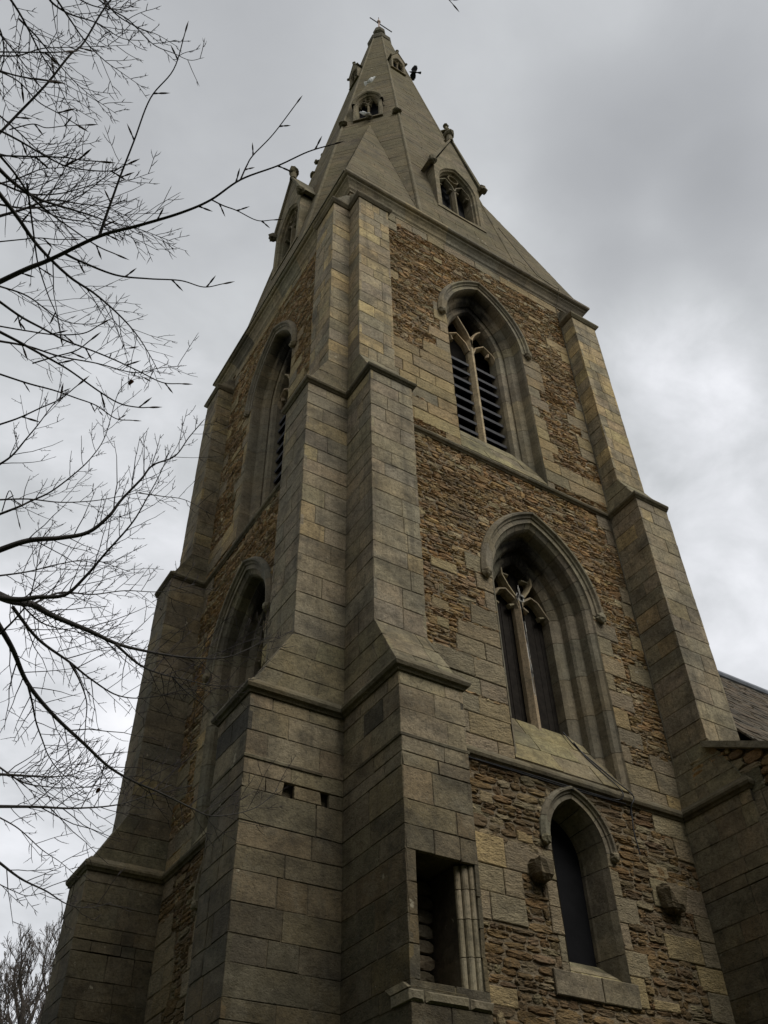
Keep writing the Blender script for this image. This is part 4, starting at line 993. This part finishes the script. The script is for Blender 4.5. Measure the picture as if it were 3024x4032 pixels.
MID = [
 ([(-12, 405), (37, 468), (83, 532), (148, 596), (204, 634), (259, 682), (296, 724), (324, 768), (345, 808)], 4.6, 5.2, 12, 1.6, 22, 110, 1, .017, 3.6),
 ([(-12, 355), (30, 395), (80, 428), (130, 445), (190, 463), (240, 480), (300, 495), (372, 522)], 5.0, 5.6, 11, 1.4, 26, 110, 1, .014, 5),
 ([(-12, 470), (50, 452), (110, 432), (170, 440), (230, 448), (280, 470)], 5.2, 5.6, 8, 1.4, 20, 100, 1, .014, 5.2),
 ([(-12, 1192), (60, 1168), (130, 1162), (190, 1150), (235, 1115), (262, 1080), (305, 1035), (330, 1005), (378, 985), (408, 945), (438, 910)], 3.7, 4.1, 15, 2, 20, 105, 1, .019, 4),
 ([(-12, 1115), (40, 1095), (65, 1083), (110, 1062), (165, 1020), (200, 985), (228, 940), (255, 850), (282, 820)], 3.7, 4.0, 6.5, 1.3, 14, 60, 1, .018, 3.9),
 ([(-12, 1010), (25, 985), (55, 950), (84, 915), (110, 880), (135, 852)], 3.6, 3.7, 6, 1.6, 9, 60, 1, .018, 4.3),
 ([(-12, 1290), (40, 1295), (80, 1290), (140, 1285), (185, 1245), (228, 1195), (285, 1130), (318, 1075), (345, 1025), (362, 985)], 3.7, 4.0, 15, 1.6, 16, 85, 1, .02, 4.1),
 ([(-12, 1283), (27, 1298), (70, 1306), (114, 1330), (191, 1362), (254, 1391), (318, 1407), (400, 1420), (482, 1421), (540, 1400), (585, 1372)], 3.8, 5.0, 24, 1.6, 30, 120, 1, .018, 4.2),
 ([(250, 1392), (300, 1435), (345, 1455), (400, 1468), (455, 1480), (525, 1484)], 4.3, 5.0, 7, 1.4, 12, 95, 1, .016, None),
 ([(372, 1462), (400, 1492), (430, 1515), (465, 1545)], 4.7, 5.0, 4, 1.3, 6, 70, 1, .016, None),
 ([(27, 1311), (82, 1380), (150, 1430), (195, 1466), (254, 1502), (318, 1507), (400, 1489), (470, 1470)], 3.9, 4.8, 9, 1.4, 20, 100, 1, .017, None),
 ([(150, 1430), (172, 1470), (187, 1516), (185, 1560), (182, 1604)], 4.1, 4.3, 5.5, 1.6, 8, 55, 1, .016, None),
 ([(-12, 1335), (27, 1402), (59, 1475), (114, 1543), (182, 1607), (236, 1657), (291, 1689), (345, 1712), (409, 1743), (454, 1762), (513, 1757), (560, 1740), (600, 1705)], 4.0, 5.2, 14, 1.5, 26, 115, 1, .017, 4.0),
 ([(59, 1475), (70, 1520), (78, 1560), (92, 1600), (106, 1635), (135, 1672), (180, 1700), (215, 1695)], 4.1, 4.5, 6, 1.3, 14, 70, 1, .016, None),
 ([(-12, 1742), (82, 1743), (159, 1746), (250, 1739), (320, 1718), (370, 1695)], 4.4, 5.0, 9, 1.4, 18, 110, 1, .016, 4.0),
 ([(-12, 1672), (60, 1676), (110, 1678), (159, 1672), (205, 1650)], 4.4, 4.8, 8, 1.3, 22, 85, 1, .016, 4.1),
 ([(-12, 1650), (50, 1690), (110, 1700), (170, 1702), (240, 1690)], 4.6, 5.0, 5, 1.3, 14, 85, 1, .016, 4.1),
 ([(-12, 1855), (45, 1898), (100, 1925), (145, 1953), (192, 1961), (240, 1950)], 4.6, 5.0, 7, 1.3, 10, 75, 1, .015, 3.5),
 ([(-12, 1760), (40, 1790), (90, 1835), (130, 1862), (168, 1895)], 4.8, 5.2, 4, 1.2, 9, 65, 1, .015, 3.6),
 ([(-12, 1905), (30, 1925), (60, 1935), (95, 1928)], 4.8, 5.0, 3, 1.2, 5, 50, 1, .014, 3.4),
 ([(40, 1300), (90, 1345), (150, 1362), (205, 1372), (262, 1378)], 4.0, 4.6, 5, 1.3, 22, 90, 1, .017, None),
 ([(-12, 1380), (30, 1340), (60, 1300), (75, 1250), (85, 1190), (98, 1150)], 3.8, 3.9, 6, 1.6, 10, 60, 1, .017, 4.2),
 ([(70, 1305), (130, 1280), (200, 1284), (270, 1276), (350, 1278), (420, 1262)], 4.0, 4.8, 6, 1.3, 16, 75, 1, .017, None),
 ([(-12, 1245), (60, 1235), (130, 1218), (200, 1210), (280, 1235)], 4.0, 4.4, 5, 1.3, 16, 75, 1, .017, 4.2),
 ([(-12, 1080), (60, 1078), (130, 1085), (200, 1082), (260, 1072), (320, 1060)], 4.1, 4.4, 4.5, 1.3, 10, 70, 1, .017, 4.3),
 ([(300, 1065), (350, 1072), (400, 1080), (455, 1110)], 4.0, 4.3, 3, 1.2, 5, 55, 0, .017, None),
 ([(-12, 615), (60, 640), (130, 690), (190, 700), (240, 690)], 4.8, 5.2, 5, 1.2, 14, 80, 1, .014, 5),
 ([(-12, 735), (60, 748), (130, 770), (210, 785), (290, 805), (345, 795), (398, 790)], 3.9, 4.2, 6, 1.4, 12, 70, 1, .015, 4.6)]
mids = []
for i, (pts, t0, t1, w0, w1, n, L, lv, bl, tz) in enumerate(MID):
    o, P = limb(beech, pts, t0, t1, w0*.88, w1, n, L, lv, bl*.8, 400+i, tk(tz) if tz else None); mids.append(P)
# two withered leaves still hanging
def leaf(px, py, t, parent, seed):
    rng = random.Random(seed); c = at(px*VS, py*VS, t); mb = MB(); L = .028; V = []
    for i in range(7):
        f = i/6; wd = .011*math.sin(math.pi*min(1, f*.92+.08))
        for s in (-1, 0, 1): V.append(c+rt*(s*wd+.004*math.sin(f*5))-up*(f*L)+fw*(.006*abs(s)*math.cos(f*4)+.004*f))
    F = [(i*3+j, i*3+j+1, i*3+j+4, i*3+j+3) for i in range(6) for j in range(2)]
    n = len(V); V += [v+fw*.0012 for v in V]; F += [tuple(n+q for q in f) for f in F]
    mb.add(V, F, (1, 1, 1)); mb.build('leaf', LEAF, parent, smooth=True)
leaf(282, 819, 4.0, beech, 1); leaf(211, 1702, 4.5, beech, 2)
# a second tree farther off, its finer twigs hanging in at the top left
HT = A(-13.0, -1.0, 0)
tall = thing('hanging_tree', 'bare tree with fine drooping twigs and tiny buds at the top left corner', 'tree', tuple(HT))
mb = MB(); P = smooth_line([HT+A(0, 0, -.2), HT+A(.1, 0, 3), HT+A(.3, -.2, 8), HT+A(.9, -.4, 13), HT+A(1.2, -.6, 18)], 6); tubes(mb, [(P, list(np.linspace(.5, .12, len(P))), 14)], (1, 1, 1)); mb.build('trunk', BARK, tall, smooth=True)
FINE = [([(100, -20), (112, 5), (150, 30), (210, 50), (262, 82), (310, 88)], 7, 7.4, 6.5, 1.4, 12, 70), ([(190, -20), (240, 20), (280, 45), (330, 95), (375, 115), (410, 130), (438, 125)], 7, 7.4, 4, 1.2, 9, 50),
 ([(10, -20), (40, 25), (62, 65), (85, 110), (110, 150), (130, 190), (150, 230), (170, 250)], 7, 7.5, 6, 1.3, 20, 80), ([(215, -20), (250, 30), (300, 60), (340, 75), (382, 100)], 7, 7.4, 4, 1.2, 10, 55),
 ([(110, -20), (150, 40), (185, 90), (225, 130), (260, 155), (313, 192)], 7, 7.5, 5, 1.2, 14, 60), ([(40, 40), (80, 80), (120, 130), (160, 175), (200, 210), (250, 245)], 7.1, 7.5, 4.5, 1.2, 16, 60),
 ([(-12, 40), (5, 80), (8, 130), (-5, 180), (20, 240)], 7, 7.2, 5, 1.2, 14, 70), ([(-12, 120), (40, 120), (90, 105), (150, 102), (220, 100), (280, 97)], 7, 7.5, 4, 1.2, 14, 60),
 ([(140, -20), (200, 12), (262, 20), (300, 0)], 7, 7.3, 4, 1.2, 10, 50), ([(-12, 60), (30, 110), (60, 150), (90, 190), (125, 225)], 7.2, 7.5, 4, 1.2, 14, 60),
 ([(-12, 240), (40, 285), (90, 330), (130, 345), (175, 365)], 7, 7.4, 4, 1.2, 16, 70), ([(-12, 400), (40, 385), (90, 365), (140, 360), (180, 335)], 7, 7.5, 4.5, 1.2, 16, 65),
 ([(-12, 440), (60, 450), (130, 440), (185, 415), (240, 370), (262, 342)], 7, 7.5, 5, 1.2, 18, 65), ([(-12, 390), (60, 418), (130, 418), (200, 400), (260, 395), (330, 372)], 7, 7.5, 5, 1.2, 16, 55),
 ([(60, 440), (130, 470), (190, 480), (250, 498), (300, 520), (340, 540)], 6.5, 7, 4, 1.2, 14, 55), ([(-12, 330), (50, 342), (100, 335), (150, 325), (182, 310)], 7.2, 7.5, 3, 1.2, 12, 50)]
for i, (pts, t0, t1, w0, w1, n, L) in enumerate(FINE):
    limb(tall, pts, t0, t1, w0, w1, n, L, 1, .016, 500+i, None if pts[0][0] > 0 and pts[0][1] > 0 else (HT[0]+.9, HT[1]-.4, 12.5+.2*i % 2), upb=-.05, nodebuds=0)
# a twig tip dipping in from above
limb(tall, [(940, -60), (955, -30), (966, -6), (978, 9)], 2.0, 2.0, 2.5, 1.6, 0, 0, 0, .02, 560, (HT[0]+1.2, HT[1]-.6, 16.5), nodebuds=2)
# far bare trees low at the left
def far_tree(px, t, H, fork, seed, label, spread=.42):
    rng = random.Random(seed); b = at(px*VS, 2230, t); p0 = A(b[0], b[1], 0)
    d0 = at(px*VS, 2212*VS, t)[:2]; p0 = A(d0[0], d0[1], 0)
    root = thing('bare_tree', label, 'tree', tuple(p0), 'bare trees beyond the tower')
    mb = MB(); P = smooth_line([p0, p0+A(.1, 0, fork*.4), p0+A(.2, .1, fork)], 5); tubes(mb, [(P, list(np.linspace(.38, .26, len(P))), 10)], (1, 1, 1)); mb.build('trunk', FARB, root, smooth=True)
    tw = []; q = [(P[-1], unit(A(rng.gauss(0, .15), rng.gauss(0, .15), 1)), .15, H, 0) for _ in range(1)]
    q += [(P[-1-int(a) % 3], unit(A(math.cos(a)*spread*1.5, math.sin(a)*spread*1.5, 1)), .11, H*.85, 0) for a in (0.1, 1.2, 2.3, 3.2, 4.1, 5.2)]
    while q:
        p, d, r, L, lv = q.pop(); m = 5; pts = [p]; dd = d
        for i in range(m):
            dd = unit(dd+A(rng.gauss(0, .10), rng.gauss(0, .10), .05+rng.gauss(0, .06))); pts.append(pts[-1]+dd*L/m)
        r1 = r*.66; tw.append((pts, list(np.linspace(r, max(r1, .011), m+1)), 5 if lv < 2 else 3))
        if lv < 5:
            for c in range(rng.choice((3, 3, 4))):
                k_ = m if c == 0 else rng.randint(2, m); a = rng.uniform(0, 6.28); sp = rng.uniform(.35, .75)
                e = unit(np.cross(dd, A(math.cos(a), math.sin(a), .2))); nd = unit(dd*1+e*sp*(.5 if c == 0 else 1.35)+A(0, 0, .16))
                q.append((pts[k_], nd, max(.011, r1*(.9 if c == 0 else .6)), L*rng.uniform(.55, .72), lv+1))
    mb = MB(); tubes(mb, tw, (1, 1, 1)); mb.build('crown', FARB, root)
far_tree(30, 45, 2.7, 13.2, 601, 'bare twiggy tree low at the left edge of the picture', .4)
far_tree(78, 47, 2.9, 13.8, 602, 'bare twiggy tree half hidden behind the left buttress of the tower', .35)
# yews added out of view to block sky light from the lower tower
def yew_mesh(seed, H, Rr):
    rng = random.Random(seed); V = []; F = []; n = 0
    cl = []
    for _ in range(95):
        z = rng.uniform(.12, 1)*H; a = rng.uniform(0, 6.28); rr = Rr*(1-(z/H)**2.2)**.5*rng.uniform(.35, 1); cl.append((rr*math.cos(a), rr*math.sin(a), z, rng.uniform(.9, 1.9)))
    for x, y, z, s in cl:
        for _ in range(150):
            p = A(rng.gauss(0, s*.42), rng.gauss(0, s*.42), rng.gauss(0, s*.34))+A(x, y, z)
            a = unit(A(rng.gauss(0, 1), rng.gauss(0, 1), rng.gauss(0, .6)))*rng.uniform(.12, .26); b = unit(np.cross(a, A(rng.gauss(0, 1), rng.gauss(0, 1), rng.gauss(0, 1))))*rng.uniform(.06, .12)
            V += [p-a, p+b, p+a, p-b]; F.append((n, n+1, n+2, n+3)); n += 4
    mb = MB(); mb.add(V, F, (1, 1, 1)); return mb
YPOS = [(-13.5, -14, 0, 1.2), (-5.5, -19, 1.3, 1.25), (4.5, -18, 2.2, 1.2), (-15.5, 8.0, 4.0, 1.25), (13.5, -16, 5.0, 1.2), (-17, -4, 3.1, 1.3), (-22, 14, .7, 1.3), (9, -27, 2.7, 1.5), (-12, -27, 1.9, 1.5)]
yr = None
for i, (x, y, rz, sc) in enumerate(YPOS):
    lab = 'added dark evergreen yew, unseen outside the picture, shading the lower tower'
    if yr is None:
        yr = thing('added_yew', lab, 'tree', (x, y, 0), 'added shading yews'); mb = MB(); tubes(mb, [([A(x, y, -.2), A(x+.1, y, 3), A(x, y+.1, 9)], [.6, .45, .2], 12)], (1, 1, 1)); tkk = mb.build('trunk', BARK, yr)
        cm = yew_mesh(5, 13, 4.6); ck = cm.build('crown', YEW); ck.parent = yr
        for v in tkk.data.vertices: v.co -= Vector((x, y, 0))
        tkk.matrix_parent_inverse = Matrix.Identity(4); r = yr
    else:
        r = yr.copy(); S.collection.objects.link(r); r.location = (x, y, 0)
        for ch in (tkk, ck):
            c = ch.copy(); S.collection.objects.link(c); c.parent = r
    r.rotation_euler = (0, 0, rz); r.scale = (sc, sc, sc)
